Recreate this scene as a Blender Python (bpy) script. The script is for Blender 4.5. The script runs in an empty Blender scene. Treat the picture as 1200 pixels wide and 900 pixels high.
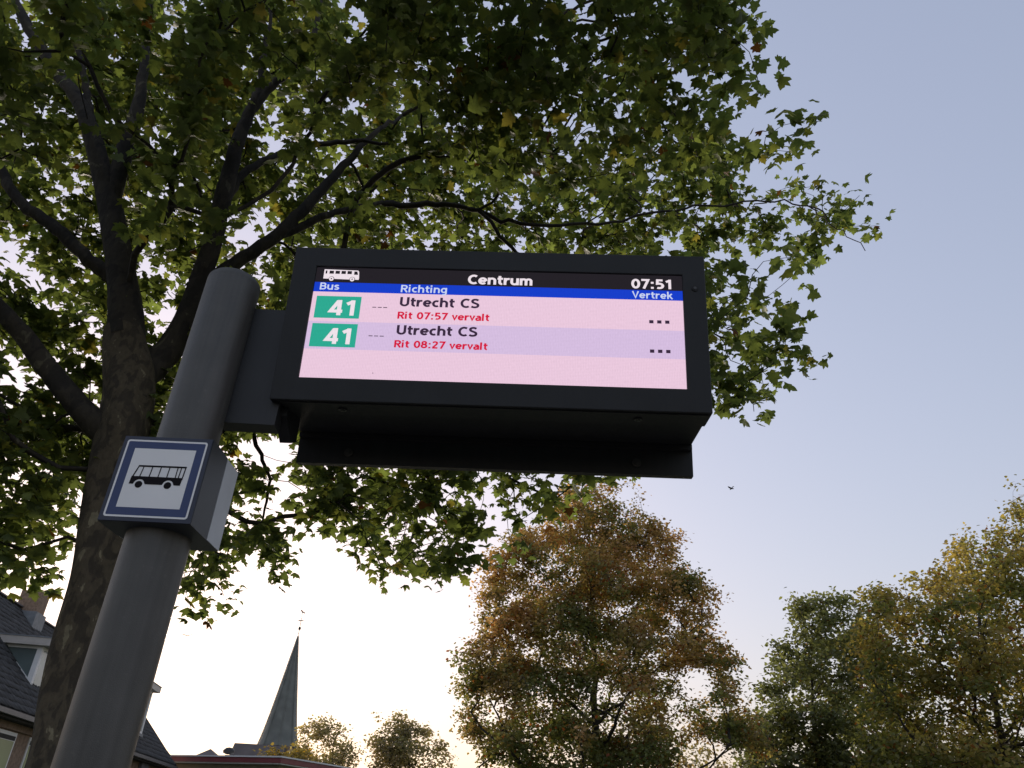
import bpy, bmesh, math, random
import numpy as np
from mathutils import Vector, Matrix
R_ = math.radians
rng = np.random.default_rng(41)
random.seed(5)

# ---------------------------------------------------------------- camera
S = bpy.context.scene
COL = S.collection
EYE = np.array([0.0, 0.0, 1.6])
CR = np.array([0.99830614, -0.02977408, 0.0499835])
CU = np.array([-0.05817943, -0.51089606, 0.85767148])
CF = np.array([0.0, 0.85912672, 0.51176292])
cam = bpy.data.objects.new('camera', bpy.data.cameras.new('camera'))
COL.objects.link(cam)
cam.matrix_world = Matrix(((CR[0], CU[0], -CF[0], 0), (CR[1], CU[1], -CF[1], 0), (CR[2], CU[2], -CF[2], 1.6), (0, 0, 0, 1)))
cam.data.sensor_width = 36.0
cam.data.lens = 901.0 / 1200 * 36
cam.data.clip_start = 0.05
cam.data.clip_end = 30000
S.camera = cam

# ---------------------------------------------------------------- sky, sun, exposure
SUN_EL, SUN_AZ = 12.0, -24.0           # degrees; azimuth measured from +Y towards +X
S.view_settings.view_transform = 'Standard'
S.view_settings.look = 'None'
S.view_settings.gamma = 1
EXPO = 1.0
S.view_settings.exposure = EXPO
world = bpy.data.worlds.new('World'); S.world = world
world.use_nodes = True
nt = world.node_tree; nt.nodes.clear()
sky = nt.nodes.new('ShaderNodeTexSky'); sky.sky_type = 'NISHITA'; sky.sun_disc = False
sky.sun_elevation = R_(SUN_EL); sky.sun_rotation = R_(SUN_AZ)
sky.air_density = 1.6; sky.dust_density = 2.0; sky.ozone_density = 3.0; sky.altitude = 0
hs = nt.nodes.new('ShaderNodeGamma'); hs.inputs['Gamma'].default_value = 0.46   # softer contrast across the hazy morning sky
tint = nt.nodes.new('ShaderNodeMix'); tint.data_type = 'RGBA'; tint.blend_type = 'MULTIPLY'
tint.inputs['Factor'].default_value = 1.0; tint.inputs['B'].default_value = (1.46, 1.33, 1.49, 1)
bg = nt.nodes.new('ShaderNodeBackground'); bg.inputs['Strength'].default_value = 0.15
wo = nt.nodes.new('ShaderNodeOutputWorld')
nt.links.new(sky.outputs[0], hs.inputs['Color']); nt.links.new(hs.outputs[0], tint.inputs['A'])
nt.links.new(tint.outputs['Result'], bg.inputs[0]); nt.links.new(bg.outputs[0], wo.inputs[0])
sl = bpy.data.lights.new('sun', 'SUN'); sl.energy = 2.2; sl.angle = R_(12); sl.color = (1.0, 0.86, 0.72)
so = bpy.data.objects.new('sun', sl); COL.objects.link(so)
sd = Vector((math.sin(R_(SUN_AZ)) * math.cos(R_(SUN_EL)), math.cos(R_(SUN_AZ)) * math.cos(R_(SUN_EL)), math.sin(R_(SUN_EL))))
so.rotation_euler = sd.to_track_quat('Z', 'Y').to_euler()

# ---------------------------------------------------------------- measuring helpers
def rays(px, py):
    px = np.asarray(px, float); py = np.asarray(py, float)
    d = ((px - 600) / 901)[..., None] * CR - ((py - 450) / 901)[..., None] * CU + CF
    return d / np.linalg.norm(d, axis=-1, keepdims=True)
def at_y(px, py, y):
    d = rays(px, py); return EYE + d * (np.asarray(y, float)[..., None] / d[..., 1:2])
def at_s(px, py, s):
    return EYE + rays(px, py) * np.asarray(s, float)[..., None]
def project(P):
    Q = P - EYE; z = Q @ CF
    return 600 + 901 * (Q @ CR) / z, 450 - 901 * (Q @ CU) / z, z

# ---------------------------------------------------------------- object helpers
def tag(o, label=None, cat=None, group=None, kind=None):
    if label: o['label'] = label
    if cat: o['category'] = cat
    if group: o['group'] = group
    if kind: o['kind'] = kind
    return o
def empty(name, loc, label=None, cat=None, group=None, rot=(0, 0, 0)):
    o = bpy.data.objects.new(name, None); COL.objects.link(o)
    o.empty_display_size = 0.1
    o.location = loc; o.rotation_euler = rot
    return tag(o, label, cat, group)
def from_np(name, V, F, mat, parent=None, cols=None, smooth=False, frame=None):
    """V (n,3), F (m,3) or (m,4)"""
    V = np.asarray(V, np.float32)
    if frame is not None: V = (V - np.asarray(frame, np.float32))
    F = np.asarray(F, np.int32)
    me = bpy.data.meshes.new(name)
    k = F.shape[1]
    me.vertices.add(len(V)); me.vertices.foreach_set('co', V.ravel())
    me.loops.add(F.size); me.loops.foreach_set('vertex_index', F.ravel())
    me.polygons.add(len(F)); me.polygons.foreach_set('loop_start', np.arange(0, F.size, k, dtype=np.int32))
    if smooth: me.polygons.foreach_set('use_smooth', np.ones(len(F), bool))
    if cols is not None:
        a = me.color_attributes.new('Col', 'FLOAT_COLOR', 'POINT')
        c = np.ones((len(V), 4), np.float32); c[:, :3] = cols
        a.data.foreach_set('color', c.ravel())
    me.update(calc_edges=True); me.validate()
    if mat: me.materials.append(mat)
    o = bpy.data.objects.new(name, me); COL.objects.link(o)
    if parent: o.parent = parent
    return o
def from_bm(name, bm, mat, parent=None, bevel=0, smooth=False):
    if bevel:
        bmesh.ops.bevel(bm, geom=[e for e in bm.edges if e.calc_face_angle(0) > 0.5], offset=bevel, segments=2, affect='EDGES', profile=0.6)
    bmesh.ops.recalc_face_normals(bm, faces=bm.faces)
    me = bpy.data.meshes.new(name); bm.to_mesh(me); bm.free()
    if smooth:
        me.polygons.foreach_set('use_smooth', [True] * len(me.polygons))
    me.materials.append(mat)
    o = bpy.data.objects.new(name, me); COL.objects.link(o)
    if parent: o.parent = parent
    return o
def bbox(bm, lo, hi, M=None):
    vs = [bm.verts.new(Vector((x, y, z))) for x in (lo[0], hi[0]) for y in (lo[1], hi[1]) for z in (lo[2], hi[2])]
    if M is not None:
        for v in vs: v.co = M @ v.co
    for f in ((0, 1, 3, 2), (4, 6, 7, 5), (0, 4, 5, 1), (2, 3, 7, 6), (0, 2, 6, 4), (1, 5, 7, 3)):
        bm.faces.new([vs[i] for i in f])
    return vs
def box(name, lo, hi, mat, parent=None, bevel=0):
    bm = bmesh.new(); bbox(bm, lo, hi); return from_bm(name, bm, mat, parent, bevel)
def prism(bm, pts, axis_vec, M=None):
    """pts: polygon of 3-D points, extruded along axis_vec"""
    a = [bm.verts.new(Vector(p)) for p in pts]; b = [bm.verts.new(Vector(p) + Vector(axis_vec)) for p in pts]
    if M is not None:
        for v in a + b: v.co = M @ v.co
    bm.faces.new(a[::-1]); bm.faces.new(b)
    n = len(a)
    for i in range(n): bm.faces.new((a[i], a[(i + 1) % n], b[(i + 1) % n], b[i]))
def disc(bm, c, r, ax0, ax1, depth, n=16):
    c = Vector(c); ax0 = Vector(ax0); ax1 = Vector(ax1)
    prism(bm, [c + ax0 * r * math.cos(t * 2 * math.pi / n) + ax1 * r * math.sin(t * 2 * math.pi / n) for t in range(n)], depth)

# ---------------------------------------------------------------- materials
def mat_base(name):
    m = bpy.data.materials.new(name); m.use_nodes = True
    return m, m.node_tree, m.node_tree.nodes['Principled BSDF']
def solid(name, col, rough=0.6, metal=0.0, var=0.12, scale=8.0, bump=0.0, bscale=60.0, spec=0.5, streak=0.0):
    m, t, p = mat_base(name)
    p.inputs['Roughness'].default_value = rough; p.inputs['Metallic'].default_value = metal
    p.inputs['Specular IOR Level'].default_value = spec
    tc = t.nodes.new('ShaderNodeTexCoord'); n = t.nodes.new('ShaderNodeTexNoise')
    n.inputs['Scale'].default_value = scale; n.inputs['Detail'].default_value = 6
    t.links.new(tc.outputs['Object'], n.inputs['Vector'])
    r = t.nodes.new('ShaderNodeValToRGB')
    r.color_ramp.elements[0].position = 0.3; r.color_ramp.elements[1].position = 0.7
    r.color_ramp.elements[0].color = tuple(c * (1 - var) for c in col) + (1,)
    r.color_ramp.elements[1].color = tuple(min(1, c * (1 + var)) for c in col) + (1,)
    t.links.new(n.outputs['Fac'], r.inputs[0]); t.links.new(r.outputs[0], p.inputs['Base Color'])
    if streak:          # rain streaks and rubbed, dusty spots
        mp = t.nodes.new('ShaderNodeMapping'); mp.inputs['Scale'].default_value = (45, 45, 2.5)
        n3 = t.nodes.new('ShaderNodeTexNoise'); n3.inputs['Scale'].default_value = 1; n3.inputs['Detail'].default_value = 5
        t.links.new(tc.outputs['Object'], mp.inputs[0]); t.links.new(mp.outputs[0], n3.inputs['Vector'])
        n4 = t.nodes.new('ShaderNodeTexNoise'); n4.inputs['Scale'].default_value = 90; n4.inputs['Detail'].default_value = 3
        t.links.new(tc.outputs['Object'], n4.inputs['Vector'])
        m4 = t.nodes.new('ShaderNodeMapRange'); m4.inputs['From Min'].default_value = 0.62; m4.inputs['From Max'].default_value = 0.75; m4.inputs['To Max'].default_value = streak * 1.2
        t.links.new(n4.outputs['Fac'], m4.inputs['Value'])
        m3 = t.nodes.new('ShaderNodeMapRange'); m3.inputs['From Min'].default_value = 0.3; m3.inputs['From Max'].default_value = 0.7
        m3.inputs['To Min'].default_value = 1 - streak; m3.inputs['To Max'].default_value = 1 + streak
        t.links.new(n3.outputs['Fac'], m3.inputs['Value'])
        ad3 = t.nodes.new('ShaderNodeMath'); ad3.operation = 'ADD'; t.links.new(m3.outputs[0], ad3.inputs[0]); t.links.new(m4.outputs[0], ad3.inputs[1])
        sc = t.nodes.new('ShaderNodeVectorMath'); sc.operation = 'SCALE'
        t.links.new(r.outputs[0], sc.inputs[0]); t.links.new(ad3.outputs[0], sc.inputs['Scale']); t.links.new(sc.outputs[0], p.inputs['Base Color'])
        rr_ = t.nodes.new('ShaderNodeMapRange'); rr_.inputs['To Min'].default_value = rough - .1; rr_.inputs['To Max'].default_value = rough + .15
        t.links.new(n3.outputs['Fac'], rr_.inputs['Value']); t.links.new(rr_.outputs[0], p.inputs['Roughness'])
    if bump:
        n2 = t.nodes.new('ShaderNodeTexNoise'); n2.inputs['Scale'].default_value = bscale; n2.inputs['Detail'].default_value = 4
        t.links.new(tc.outputs['Object'], n2.inputs['Vector'])
        b = t.nodes.new('ShaderNodeBump'); b.inputs['Strength'].default_value = bump; b.inputs['Distance'].default_value = 0.01
        t.links.new(n2.outputs['Fac'], b.inputs['Height']); t.links.new(b.outputs[0], p.inputs['Normal'])
    return m
def led(name, col, strength=2 ** -EXPO):
    """a lit display colour with the faint grain of its pixels"""
    m = bpy.data.materials.new(name); m.use_nodes = True; t = m.node_tree; t.nodes.clear()
    out = t.nodes.new('ShaderNodeOutputMaterial'); e = t.nodes.new('ShaderNodeEmission')
    e.inputs['Color'].default_value = tuple(col) + (1,)
    tc = t.nodes.new('ShaderNodeTexCoord'); sx = t.nodes.new('ShaderNodeSeparateXYZ')
    t.links.new(tc.outputs['Object'], sx.inputs[0])
    vals = []
    for ax in ('X', 'Z'):
        a = t.nodes.new('ShaderNodeMath'); a.operation = 'MULTIPLY'; a.inputs[1].default_value = 2 * math.pi / 0.0046
        t.links.new(sx.outputs[ax], a.inputs[0])
        s = t.nodes.new('ShaderNodeMath'); s.operation = 'SINE'; t.links.new(a.outputs[0], s.inputs[0]); vals.append(s)
    ad = t.nodes.new('ShaderNodeMath'); ad.operation = 'ADD'
    t.links.new(vals[0].outputs[0], ad.inputs[0]); t.links.new(vals[1].outputs[0], ad.inputs[1])
    mp = t.nodes.new('ShaderNodeMapping'); mp.inputs['Scale'].default_value = (420, 1, 90)
    nz = t.nodes.new('ShaderNodeTexNoise'); nz.inputs['Scale'].default_value = 1; nz.inputs['Detail'].default_value = 2
    t.links.new(tc.outputs['Object'], mp.inputs[0]); t.links.new(mp.outputs[0], nz.inputs['Vector'])
    k = t.nodes.new('ShaderNodeMath'); k.operation = 'MULTIPLY_ADD'; k.inputs[1].default_value = 0.035 * strength; k.inputs[2].default_value = strength * 0.95
    t.links.new(ad.outputs[0], k.inputs[0])
    k2 = t.nodes.new('ShaderNodeMath'); k2.operation = 'MULTIPLY_ADD'; k2.inputs[1].default_value = 0.22 * strength
    t.links.new(nz.outputs['Fac'], k2.inputs[0]); t.links.new(k.outputs[0], k2.inputs[2])
    k3 = t.nodes.new('ShaderNodeMath'); k3.operation = 'SUBTRACT'; k3.inputs[1].default_value = 0.11 * strength
    t.links.new(k2.outputs[0], k3.inputs[0])
    t.links.new(k3.outputs[0], e.inputs['Strength']); t.links.new(e.outputs[0], out.inputs[0])
    return m
def leaf_mat(name, transl=0.35):
    m = bpy.data.materials.new(name); m.use_nodes = True; t = m.node_tree; t.nodes.clear()
    out = t.nodes.new('ShaderNodeOutputMaterial'); at = t.nodes.new('ShaderNodeAttribute'); at.attribute_name = 'Col'
    tc = t.nodes.new('ShaderNodeTexCoord'); n = t.nodes.new('ShaderNodeTexNoise'); n.inputs['Scale'].default_value = 14
    t.links.new(tc.outputs['Object'], n.inputs['Vector'])
    mr = t.nodes.new('ShaderNodeMapRange'); mr.inputs['To Min'].default_value = 0.7; mr.inputs['To Max'].default_value = 1.3
    t.links.new(n.outputs['Fac'], mr.inputs['Value'])
    mx = t.nodes.new('ShaderNodeVectorMath'); mx.operation = 'SCALE'
    t.links.new(at.outputs['Color'], mx.inputs[0]); t.links.new(mr.outputs[0], mx.inputs['Scale'])
    d = t.nodes.new('ShaderNodeBsdfPrincipled'); d.inputs['Roughness'].default_value = 0.55; d.inputs['Specular IOR Level'].default_value = 0.3
    tr = t.nodes.new('ShaderNodeBsdfTranslucent')
    br = t.nodes.new('ShaderNodeVectorMath'); br.operation = 'MULTIPLY'; br.inputs[1].default_value = (1.25, 1.3, 0.65)
    t.links.new(mx.outputs[0], d.inputs['Base Color']); t.links.new(mx.outputs[0], br.inputs[0]); t.links.new(br.outputs[0], tr.inputs['Color'])
    ms = t.nodes.new('ShaderNodeMixShader'); ms.inputs[0].default_value = transl
    t.links.new(d.outputs[0], ms.inputs[1]); t.links.new(tr.outputs[0], ms.inputs[2]); t.links.new(ms.outputs[0], out.inputs[0])
    return m
def bark_mat(name, c0, c1, c2, scale=5.0):
    m, t, p = mat_base(name); p.inputs['Roughness'].default_value = 0.9
    tc = t.nodes.new('ShaderNodeTexCoord'); mp = t.nodes.new('ShaderNodeMapping'); mp.inputs['Scale'].default_value = (1, 1, 0.55)
    t.links.new(tc.outputs['Object'], mp.inputs[0])
    n0 = t.nodes.new('ShaderNodeTexNoise'); n0.inputs['Scale'].default_value = scale * 1.6; n0.inputs['Detail'].default_value = 5; n0.inputs['Distortion'].default_value = 0.6
    n1 = t.nodes.new('ShaderNodeTexNoise'); n1.inputs['Scale'].default_value = scale * 5; n1.inputs['Detail'].default_value = 8
    t.links.new(mp.outputs[0], n0.inputs['Vector']); t.links.new(mp.outputs[0], n1.inputs['Vector'])
    r = t.nodes.new('ShaderNodeValToRGB'); r.color_ramp.interpolation = 'EASE'
    el = r.color_ramp.elements
    el[0].position = 0.44; el[0].color = (*c0, 1); el[1].position = 0.52; el[1].color = (*c1, 1)
    e2 = el.new(0.63); e2.color = (*c1, 1); e3 = el.new(0.67); e3.color = (*c2, 1)
    t.links.new(n0.outputs['Fac'], r.inputs[0])
    mr = t.nodes.new('ShaderNodeMapRange'); mr.inputs['To Min'].default_value = 0.45; mr.inputs['To Max'].default_value = 1.5
    t.links.new(n1.outputs['Fac'], mr.inputs['Value'])
    mx = t.nodes.new('ShaderNodeVectorMath'); mx.operation = 'SCALE'
    t.links.new(r.outputs[0], mx.inputs[0]); t.links.new(mr.outputs[0], mx.inputs['Scale']); t.links.new(mx.outputs[0], p.inputs['Base Color'])
    b = t.nodes.new('ShaderNodeBump'); b.inputs['Strength'].default_value = 0.7; b.inputs['Distance'].default_value = 0.02
    ad = t.nodes.new('ShaderNodeMath'); ad.operation = 'ADD'
    t.links.new(n0.outputs['Fac'], ad.inputs[0]); t.links.new(n1.outputs['Fac'], ad.inputs[1])
    t.links.new(ad.outputs[0], b.inputs['Height']); t.links.new(b.outputs[0], p.inputs['Normal'])
    return m

M = {}
M['ground'] = solid('grass_ground', (0.05, 0.075, 0.03), 0.95, var=0.4, scale=1.5, bump=0.6, bscale=25)
M['asphalt'] = solid('asphalt', (0.05, 0.05, 0.052), 0.9, var=0.2, scale=30, bump=0.5, bscale=180)
M['kerb'] = solid('kerb_concrete', (0.2, 0.195, 0.18), 0.85, var=0.15, scale=12, bump=0.3)
M['paver'] = solid('grey_paver', (0.13, 0.125, 0.12), 0.85, var=0.25, scale=3, bump=0.4)
M['paint'] = solid('road_paint', (0.75, 0.75, 0.72), 0.7, var=0.1, scale=20)
M['pole'] = solid('grey_pole_coat', (0.064, 0.061, 0.055), 0.42, metal=0.0, var=0.10, scale=14, bump=0.15, bscale=420, spec=0.5, streak=0.22)
M['case'] = solid('anthracite_coat', (0.0135, 0.0145, 0.016), 0.55, var=0.12, scale=9, bump=0.10, bscale=500, spec=0.35, streak=0.25)
M['case2'] = solid('anthracite_coat_arm', (0.020, 0.0205, 0.022), 0.5, var=0.12, scale=9, bump=0.10, bscale=500, spec=0.4, streak=0.22)
M['black'] = solid('black_and_groove_shadow', (0.006, 0.006, 0.007), 0.7)
M['screw'] = solid('screw_steel', (0.05, 0.05, 0.05), 0.4, metal=0.5, var=0.1)
M['signbox'] = solid('sign_housing', (0.032, 0.038, 0.045), 0.45, var=0.12, scale=10, bump=0.08, bscale=400)
M['signback'] = solid('sign_rear_frame', (0.48, 0.50, 0.53), 0.45, var=0.06, scale=10)
M['signblue'] = solid('sign_blue', (0.018, 0.038, 0.13), 0.4, var=0.08, scale=20)
M['signnavy'] = solid('sign_navy_edge', (0.014, 0.02, 0.045), 0.42, var=0.08, scale=20)
M['signwhite'] = solid('sign_white', (0.78, 0.77, 0.76), 0.4, var=0.03, scale=6)
M['signblack'] = solid('sign_black_print', (0.008, 0.006, 0.008), 0.7, spec=0.15)
M['tile'] = solid('dark_roof_tile', (0.050, 0.049, 0.049), 0.85, var=0.45, scale=3.5, bump=0.3, bscale=20)
M['ridge'] = solid('ridge_tile', (0.12, 0.10, 0.10), 0.75, var=0.3, scale=4, bump=0.3, bscale=20)
M['lead'] = solid('lead_sheet', (0.2, 0.21, 0.22), 0.6, var=0.2, scale=6)
M['render'] = solid('grey_render', (0.17, 0.165, 0.18), 0.9, var=0.15, scale=2, bump=0.2)
M['brick'] = solid('brown_brick', (0.26, 0.175, 0.12), 0.9, var=0.3, scale=10, bump=0.4, bscale=30)
M['white'] = solid('white_window_paint', (0.80, 0.78, 0.76), 0.5, var=0.06, scale=4)
M['beam'] = solid('cream_fascia_paint', (0.52, 0.47, 0.42), 0.6, var=0.08, scale=4)
M['gutter'] = solid('zinc_gutter', (0.18, 0.17, 0.17), 0.5, metal=0.3, var=0.15, scale=4)
M['soffit'] = solid('dark_soffit', (0.035, 0.032, 0.03), 0.8, var=0.2)
M['glass_dark'] = solid('window_glass', (0.12, 0.15, 0.145), 0.08, var=0.25, scale=0.6, spec=0.8)
M['curtain'] = solid('green_blind_behind_glass', (0.30, 0.34, 0.16), 0.35, var=0.08, scale=2)
M['redfascia'] = solid('red_fascia', (0.23, 0.055, 0.06), 0.45, var=0.15, scale=2)
M['cream'] = solid('cream_wall', (0.42, 0.36, 0.27), 0.8, var=0.1, scale=2)
M['slate'] = solid('spire_slate', (0.145, 0.15, 0.135), 0.7, var=0.22, scale=0.9, bump=0.4, bscale=3)
M['slate2'] = solid('church_roof', (0.12, 0.10, 0.095), 0.8, var=0.2, scale=0.6)
M['iron'] = solid('dark_iron', (0.05, 0.05, 0.05), 0.5, metal=0.6)
M['bird'] = solid('dark_feathers', (0.02, 0.02, 0.022), 0.8)
M['leaf'] = leaf_mat('plane_leaf', 0.58)
M['leaf_far'] = leaf_mat('small_leaf', 0.48)
M['bark'] = bark_mat('plane_bark', (0.018, 0.014, 0.010), (0.034, 0.027, 0.018), (0.08, 0.07, 0.045), 4.0)
M['bark_trunk'] = bark_mat('plane_trunk_bark', (0.038, 0.029, 0.018), (0.072, 0.056, 0.034), (0.17, 0.145, 0.09), 6.0)
M['bark_far'] = bark_mat('dark_bark', (0.03, 0.025, 0.02), (0.045, 0.038, 0.03), (0.06, 0.05, 0.04), 3.0)

# ---------------------------------------------------------------- ground, pavement, road
box('ground', (-4000, -4000, -1.0), (4000, 4000, -0.16), M['ground'])['kind'] = 'structure'
box('road', (-400, -9.0, -0.158), (400, -1.6, -0.12), M['asphalt'])['kind'] = 'structure'
k = box('kerb', (-60, -1.598, -0.158), (60, -1.45, 0.0), M['kerb'], bevel=0.01); k['kind'] = 'structure'
box('pavement', (-60, -1.448, -0.158), (60, 5.2, -0.03), M['kerb'])['kind'] = 'structure'
pv = bpy.data.objects['pavement']
V, F = [], []
for i in range(-14, 14):
    for j in range(0, 21):
        x0, y0 = i * 0.302, -1.44 + j * 0.302; h = 0.0 + random.uniform(-0.003, 0.003)
        n = len(V)
        V += [(x0, y0, -0.026), (x0 + .298, y0, -0.026), (x0 + .298, y0 + .298, -0.026), (x0, y0 + .298, -0.026),
              (x0 + .004, y0 + .004, h), (x0 + .294, y0 + .004, h), (x0 + .294, y0 + .294, h), (x0 + .004, y0 + .294, h)]
        F += [(n + 4, n + 5, n + 6, n + 7), (n, n + 1, n + 5, n + 4), (n + 1, n + 2, n + 6, n + 5), (n + 2, n + 3, n + 7, n + 6), (n + 3, n, n + 4, n + 7)]
o = from_np('paving', V, F, M['paver'], pv); o['kind'] = 'stuff'

# ---------------------------------------------------------------- steel pole
POLE = (-0.882, 1.926)
def lathe(name, prof, mat, parent=None, n=64):
    V, F = [], []
    for r, z in prof:
        for i in range(n):
            a = 2 * math.pi * i / n; V.append((r * math.cos(a), r * math.sin(a), z))
    for j in range(len(prof) - 1):
        for i in range(n):
            F.append((j * n + i, j * n + (i + 1) % n, (j + 1) * n + (i + 1) % n, (j + 1) * n + i))
    return from_np(name, V, F, mat, parent, smooth=True)
pole = empty('steel_pole', (POLE[0], POLE[1], 0), 'round dark grey steel pole carrying the small bus sign and the lit display', 'pole')
lathe('shaft', [(0.0795, 0.0), (0.0795, 1.0), (0.0795, 2.0), (0.0795, 3.036)], M['pole'], pole)
lathe('cap', [(0.0797, 3.036), (0.0797, 3.042), (0.0785, 3.051), (0.073, 3.058), (0.05, 3.063), (0.0, 3.065)], M['pole'], pole)
lathe('base_plate', [(0.0801, 0.03), (0.13, 0.028), (0.135, 0.02), (0.135, 0.0)], M['pole'], pole)

# ---------------------------------------------------------------- bus stop sign (flag box)
SS, SD1, SD2 = 0.2315, 0.115, 0.094
sign = empty('bus_stop_sign', (-0.9956, 1.8175, 2.459), 'small square sign box on the pole with a black bus in a blue border', 'bus sign', rot=(0, 0, R_(-1.91)))
box('housing', (0, 0.004, -SS), (SS, SD1, 0), M['signbox'], sign, bevel=0.003)
box('rear_housing', (0.003, SD1 + 0.0015, -SS + 0.001), (SS - 0.003, SD1 + SD2, -0.001), M['signbox'], sign, bevel=0.003)
for u in (0.0, SS - 0.0025): box('side_panel', (u, SD1 + 0.003, -SS + 0.002), (u + 0.0025, SD1 + SD2 - 0.001, -0.002), M['signback'], sign)
box('face_plate', (0.001, 0.0, -SS + 0.001), (SS - 0.001, 0.0035, -0.001), M['signnavy'], sign, bevel=0.001)
def rrect(u0, v0, u1, v1, r, n=6):
    P = []
    for cx, cz, a0 in ((u1 - r, -v0 - r, 0), (u0 + r, -v0 - r, 90), (u0 + r, -v1 + r, 180), (u1 - r, -v1 + r, 270)):
        for i in range(n + 1):
            a = R_(a0 + 90 * i / n); P.append((cx + r * math.cos(a), cz + r * math.sin(a)))
    return P
def flat(name, polys, y, mat, parent, th=0.0006):
    bm = bmesh.new()
    for P in polys: prism(bm, [(p[0], y, p[1]) for p in P], (0, -th, 0))
    return from_bm(name, bm, mat, parent)
def ring(name, outer, inner, y, mat, parent, th=0.0006):
    bm = bmesh.new(); n = len(outer)
    A = [[bm.verts.new((p[0], yy, p[1])) for p in poly] for yy in (y, y - th) for poly in (outer, inner)]
    for i in range(n):
        j = (i + 1) % n
        bm.faces.new((A[2][i], A[2][j], A[3][j], A[3][i])); bm.faces.new((A[0][i], A[0][j], A[2][j], A[2][i])); bm.faces.new((A[1][i], A[1][j], A[3][j], A[3][i]))
    return from_bm(name, bm, mat, parent)
s = SS
ring('border_line', rrect(.047 * s, .047 * s, .953 * s, .953 * s, .03 * s), rrect(.067 * s, .067 * s, .933 * s, .933 * s, .015 * s), -0.0002, M['signwhite'], sign)
ring('blue_border', rrect(.0675 * s, .0675 * s, .9325 * s, .9325 * s, .015 * s), rrect(.155 * s, .15 * s, .845 * s, .845 * s, .001 * s), -0.0001, M['signblue'], sign)
flat('white_panel', [rrect(.1555 * s, .1505 * s, .8445 * s, .8445 * s, .001 * s)], -0.0002, M['signwhite'], sign)
def sp(P): return [(p[0] * s, -p[1] * s) for p in P]
# pictogram: roof, lower body with wheel arches, pillars, wheels
polys = [sp([(.262, .354), (.794, .351), (.794, .370), (.262, .373)])]
low_b = []
xs_ = sorted(set([.213 + i * (.775 - .213) / 60 for i in range(61)]))
for x in xs_:
    y = .576
    for c_ in (.322, .640):
        if abs(x - c_) < .062: y = min(y, .582 - math.sqrt(.062 ** 2 - (x - c_) ** 2))
    low_b.append((x, y))
def tri_flat(name, P, y, mat, parent, th=0.0006):
    bm = bmesh.new(); vs = [bm.verts.new((p[0], y - th, p[1])) for p in P]
    f = bm.faces.new(vs); bmesh.ops.triangulate(bm, faces=[f]); return from_bm(name, bm, mat, parent)
bm = bmesh.new(); top_y = .486; pv_ = None
for x, y in low_b:
    xt = .220 + (x - .213) / (.775 - .213) * (.783 - .220)
    pr_ = (bm.verts.new((xt * s, -.0016, -top_y * s)), bm.verts.new((x * s, -.0016, -y * s)))
    if pv_: bm.faces.new((pv_[0], pv_[1], pr_[1], pr_[0]))
    pv_ = pr_
from_bm('bus_body', bm, M['signblack'], sign)
polys += [sp([(.262, .36), (.275, .36), (.232, .51), (.218, .51)])]
for a, b in ((.318, .300), (.330 + .085, .405), (.330 + .18, .503), (.330 + .275, .600), (.330 + .365, .695), (.735, .728)):
    polys.append(sp([(a, .36), (a + .010, .36), (b + .010, .51), (b, .51)]))
polys.append(sp([(.780, .36), (.792, .36), (.784, .51), (.772, .51)]))
flat('bus_roof_and_pillars', polys, -0.0009, M['signblack'], sign)
for cx in (.322, .640):
    bm = bmesh.new(); disc(bm, (cx * s, -0.0009, -.580 * s), .040 * s, (1, 0, 0), (0, 0, 1), (0, -.0006, 0), 24)
    from_bm('bus_wheel', bm, M['signblack'], sign)

# ---------------------------------------------------------------- departure display
W, H, DP = 1.25, 0.507, 0.312
disp = empty('departure_display', (-0.691, 1.851, 3.151), 'wide black display box with a glowing pink screen, held beside the pole', 'display', rot=(R_(8.1), 0, R_(-3.03)))
L_, Rr_, T_, B_ = 0.0725, 0.0675, 0.066, 0.071
SU0, SU1, SV0, SV1 = L_, W - Rr_, -T_, -(H - B_)
# bezel: four mitred pieces joined round the opening
bm = bmesh.new()
o4 = [(0, 0), (W, 0), (W, -H), (0, -H)]; i4 = [(SU0, SV0), (SU1, SV0), (SU1, SV1), (SU0, SV1)]
ins = 0.0015
vo = [bm.verts.new((p[0], 0, p[1])) for p in o4]; vi = [bm.verts.new((p[0], 0, p[1])) for p in i4]
vb = [bm.verts.new((p[0], 0.012, p[1])) for p in i4]; vob = [bm.verts.new((p[0], 0.10, p[1])) for p in o4]
for i in range(4):
    j = (i + 1) % 4
    bm.faces.new((vo[i], vo[j], vi[j], vi[i])); bm.faces.new((vi[i], vi[j], vb[j], vb[i])); bm.faces.new((vo[i], vob[i], vob[j], vo[j]))
bz = from_bm('front_bezel', bm, M['case'], disp)
mod = bz.modifiers.new('edge', 'BEVEL'); mod.width = 0.0022; mod.segments = 2; mod.limit_method = 'ANGLE'
box('cabinet', (0.006, 0.1005, -H + 0.004), (W - 0.006, DP - 0.003, -0.004), M['case'], disp, bevel=0.002)
box('underside_lip', (0.03, 0.012, -H - 0.004), (W - 0.004, 0.098, -H - 0.0005), M['case'], disp, bevel=0.001)
box('rear_bezel', (0.0, DP, -H - 0.092), (W, DP + 0.03, 0), M['case'], disp, bevel=0.0025)
box('groove_shadow_strip', (0.004, DP - 0.022, -H - 0.012), (W - 0.004, DP - 0.0005, -H + 0.003), M['black'], disp)  # black strip paints the shadow line of the groove before the rear ledge
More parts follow.
